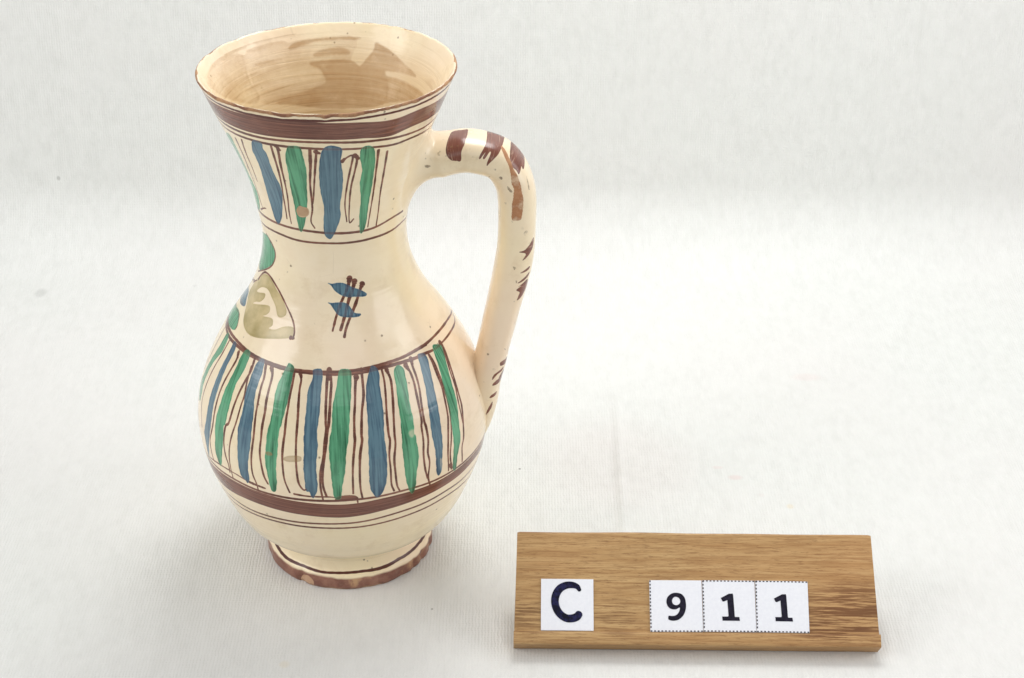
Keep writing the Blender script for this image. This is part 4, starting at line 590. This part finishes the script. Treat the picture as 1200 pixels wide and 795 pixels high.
sec = [(0.9, 1.5), (0.25, 1.25), (0.0, 0.6), (0.0, -7.4), (.4, -8.2), (45.9, -8.2), (46.5, -7.6), (46.8, -.9), (46.55, -.25), (45.9, 0.0), (28, 0), (5.4, 0), (5.25, .9), (4.9, 1.45), (4.2, 1.65), (2.5, 1.7)]
NXB = 60; bv, bf = [], []
ns = len(sec)
for i in range(NXB + 1):
    x = BW * i / NXB
    for a, n in sec:
        xx = x
        ends = 1 if i in (0, NXB) else 0
        if i == 0: xx = .30 * (a > 5.3) + .018 * a + .25 * noise.noise(Vector((a * .3, 0, 1)))
        if i == NXB: xx = BW - .35 * (a > 5.3) - .018 * a + .25 * noise.noise(Vector((a * .3, 5, 1)))
        w = .18 * noise.noise(Vector((x * .06, a, n * .3))) if n > -1 else 0
        aw = .28 * noise.noise(Vector((x * .03, 3, 3))) - .25 * (math.exp(-((x) / 1.0) ** 2) + math.exp(-((x - BW) / 1.3) ** 2)) if a > 45 else 0
        al = .12 * noise.noise(Vector((x * .12, 9, 3))) if a < 1 else 0
        bv.append(bpt(xx, a + aw + al, n + (w if abs(n) < 3 and a > 8 and a < 49 and n >= 0 and False else 0)))
    
for i in range(NXB):
    for k in range(ns):
        k2 = (k + 1) % ns; bf.append((i * ns + k, i * ns + k2, (i + 1) * ns + k2, (i + 1) * ns + k))
bf.append(tuple(range(ns))[::-1]); bf.append(tuple(NXB * ns + k for k in range(ns)))
board = mesh_obj('board', bv, bf, M_OAK, holder, smooth=False)
bm = bmesh.new(); bm.from_mesh(board.data); bmesh.ops.recalc_face_normals(bm, faces=bm.faces)
bm.to_mesh(board.data); bm.free()
# wedge behind that keeps the board leaning
c0, c1 = bpt(0, 6, -8.3), bpt(0, 40, -8.3)
wy, wz0, wz1 = c1.y + .004, c0.z, c1.z
sv = []
for x in (.012, .136):
    sv += [(x, c0.y + .0005, 0.0002), (x, wy, 0.0002), (x, wy, c1.z - .0008), (x, c1.y, c1.z), (x, c0.y, c0.z)]
sf = [(0, 1, 2, 3, 4), (9, 8, 7, 6, 5)] + [(k, (k + 1) % 5, 5 + (k + 1) % 5, 5 + k) for k in range(5)]
prop = mesh_obj('wedge', sv, sf, M_OAK, holder, smooth=False)
bm = bmesh.new(); bm.from_mesh(prop.data); bmesh.ops.recalc_face_normals(bm, faces=bm.faces); bm.to_mesh(prop.data); bm.free()

# ------------------------------------------------------------------ number cards standing on the ledge
N = NT('white_card'); P = N.n('ShaderNodeTexCoord').outputs['Object']
cn = N.noise(900, 3, .6, P); N.L.new(N.mix(N.rng(cn, .3, .7), (.76, .77, .82, 1), (.81, .82, .86, 1)), N.b.inputs['Base Color'])
N.b.inputs['Roughness'].default_value = .6; N.L.new(N.bump(cn, .2, .0001), N.b.inputs['Normal']); M_CARD = N.m
N = NT('black_print'); P = N.n('ShaderNodeTexCoord').outputs['Object']
N.L.new(N.mix(N.rng(N.noise(700, 2, .5, P), .4, .7), (.010, .009, .018, 1), (.022, .018, .035, 1)), N.b.inputs['Base Color']); N.b.inputs['Roughness'].default_value = .8; N.b.inputs['Specular IOR Level'].default_value = .15; M_INK = N.m
N = NT('marker_ink'); P = N.n('ShaderNodeTexCoord').outputs['Object']
N.L.new(N.mix(N.rng(N.noise(420, 3, .6, P), .45, .62), (.007, .007, .018, 1), (.020, .020, .075, 1)), N.b.inputs['Base Color']); N.b.inputs['Roughness'].default_value = .8; N.b.inputs['Specular IOR Level'].default_value = .15; M_MARK = N.m

def flat_shape(name, loops, mat, parent, n):
    """filled outline (with holes) in card coordinates, mm, lying n mm above the card"""
    cu = bpy.data.curves.new(name, 'CURVE'); cu.dimensions = '2D'; cu.fill_mode = 'BOTH'; cu.extrude = .00003
    for lp in loops:
        sp = cu.splines.new('POLY'); sp.points.add(len(lp) - 1); sp.use_cyclic_u = True
        for q, (x, y) in zip(sp.points, lp): q.co = (x / 1000, y / 1000, 0, 1)
    t = bpy.data.objects.new(name, cu); COL.objects.link(t); bpy.context.view_layer.update()
    me = bpy.data.meshes.new_from_object(t.evaluated_get(bpy.context.evaluated_depsgraph_get())); me.name = name
    bpy.data.objects.remove(t); me.materials.clear(); me.materials.append(mat)
    o = bpy.data.objects.new(name, me); COL.objects.link(o); o.parent = parent; o.location = (0, 0, n / 1000)
    return o
def catmull(pts, closed=True, n=6): return [tuple(q) for q in smooth(np.array(pts, float), closed, n)]
S = 21.1
def U(pts): return [(x * S, (1 - y) * S) for x, y in pts]
def stroke_outline(center, widths):
    c = np.array(catmull(U(center), False, 6)); widths = [q * S for q in widths]; w = np.interp(np.linspace(0, 1, len(c)), np.linspace(0, 1, len(widths)), widths)
    t = np.gradient(c, axis=0); t /= np.linalg.norm(t, axis=1, keepdims=True); nn = np.stack([-t[:, 1], t[:, 0]], -1)
    l = c + nn * w[:, None] / 2; r = c - nn * w[:, None] / 2
    def cap(p, d, n_, ww): return [tuple(p + n_ * ww / 2 * math.cos(k) + d * ww / 2 * .8 * math.sin(k)) for k in np.linspace(.3, math.pi - .3, 6)]
    return [tuple(q) for q in l] + cap(c[-1], t[-1], nn[-1], w[-1]) + [tuple(q) for q in r[::-1]] + cap(c[0], -t[0], -nn[0], w[0])
one = [[(.345, .345), (.375, .33), (.50, .262), (.575, .258), (.583, .29), (.600, .70), (.605, .712), (.685, .712), (.695, .785), (.365, .785), (.36, .705), (.47, .705), (.482, .69), (.468, .385), (.40, .415), (.375, .41)]]
nine_o = catmull([(.50, .245), (.415, .265), (.345, .325), (.318, .41), (.338, .50), (.40, .558), (.49, .567), (.558, .535), (.572, .54), (.558, .605), (.51, .67), (.44, .695), (.372, .692), (.350, .70), (.346, .755), (.375, .777), (.45, .788), (.55, .762), (.635, .68), (.683, .56), (.688, .44), (.665, .335), (.60, .265)])
nine_i = catmull([(.50, .322), (.45, .345), (.425, .405), (.445, .462), (.50, .487), (.555, .468), (.582, .42), (.565, .355)])
cee = stroke_outline([(.735, .215), (.69, .15), (.60, .118), (.48, .125), (.36, .19), (.285, .31), (.265, .45), (.30, .59), (.38, .70), (.49, .765), (.60, .765), (.68, .735), (.725, .68)], [.07, .10, .125, .14, .15, .15, .145, .145, .145, .15, .155, .155, .14])
def make_card(x, shape, inkname, dotted, label, tilt=0.0, group='white cards along the ledge', lift=0.0):
    root = empty('number_card', (0, 0, 0), label, 'card', group)
    w = S
    # world matrix of the card's lower-left corner on the holder face
    base = holder.matrix_basis @ Matrix.Translation(bpt(x, 5.5 + lift, .22))
    R = Matrix((Vector((1, 0, 0)), UA, NA_)).transposed().to_4x4()
    root.matrix_world = Matrix.Translation(base.translation) @ Matrix.Rotation(math.radians(-.35), 4, 'Z') @ R @ Matrix.Rotation(tilt, 4, 'Z')
    T = .4; v = []; nseg = 8
    for k in range(nseg + 1):
        xx = w * k / nseg; b = .10 * math.sin(math.pi * k / nseg)
        for yy in (0, w):
            v += [(xx / 1000, yy / 1000, (b) / 1000), (xx / 1000, yy / 1000, (b + T) / 1000)]
    f = []
    for k in range(nseg):
        a = 4 * k; c = a + 4
        f += [(a + 1, c + 1, c + 3, a + 3), (a, a + 2, c + 2, c), (a, c, c + 1, a + 1), (a + 2, a + 3, c + 3, c + 2)]
    e = 4 * nseg; f += [(0, 1, 3, 2), (e, e + 2, e + 3, e + 1)]
    mesh_obj('card', v, f, M_CARD, root, smooth=False)
    ht = T + .10 + .06
    flat_shape(inkname, [U(l) if inkname == 'printed_digit' else l for l in shape], M_MARK if inkname == 'handwritten_letter' else M_INK, root, ht)
    if dotted:
        dv, df = [], []
        def dot(cx, cy, hx, hy):
            i = len(dv); zt = .02
            for zz in (0, zt):
                dv.extend([((cx - hx) / 1000, (cy - hy) / 1000, zz / 1000), ((cx + hx) / 1000, (cy - hy) / 1000, zz / 1000), ((cx + hx) / 1000, (cy + hy) / 1000, zz / 1000), ((cx - hx) / 1000, (cy + hy) / 1000, zz / 1000)])
            df.extend([(i + 4, i + 5, i + 6, i + 7), (i, i + 1, i + 5, i + 4), (i + 1, i + 2, i + 6, i + 5), (i + 2, i + 3, i + 7, i + 6), (i + 3, i, i + 4, i + 7)])
        nd = 15
        for k in range(nd):
            t = .45 + (w - .9) * k / (nd - 1)
            if 'b' in dotted: dot(t, .30, .36, .22)
            if 't' in dotted: dot(t, w - .30, .36, .22)
            if 'l' in dotted and 0 < k: dot(.30, t, .22, .36)
            if 'r' in dotted and 0 < k: dot(w - .28, t, .15, .25)
        o = mesh_obj('dotted_border', dv, df, M_INK, root, smooth=False); o.location = (0, 0, (T + .11) / 1000)
    return root
make_card(10.9, [cee], 'handwritten_letter', '', 'white square card with a handwritten black letter C, at the left end of the ledge', lift=.15)
make_card(54.7, [nine_o, nine_i], 'printed_digit', 'bl', 'white square card printed with the number 9, left of the two cards with 1', tilt=math.radians(.25))
make_card(76.0, one, 'printed_digit', 'blt', 'white square card with a number 1, between the 9 card and another 1 card', lift=.2)
make_card(97.25, one, 'printed_digit', 'blt', 'white square card with a number 1, last at the right beside the dark wood grain', tilt=math.radians(-.5), lift=.25)
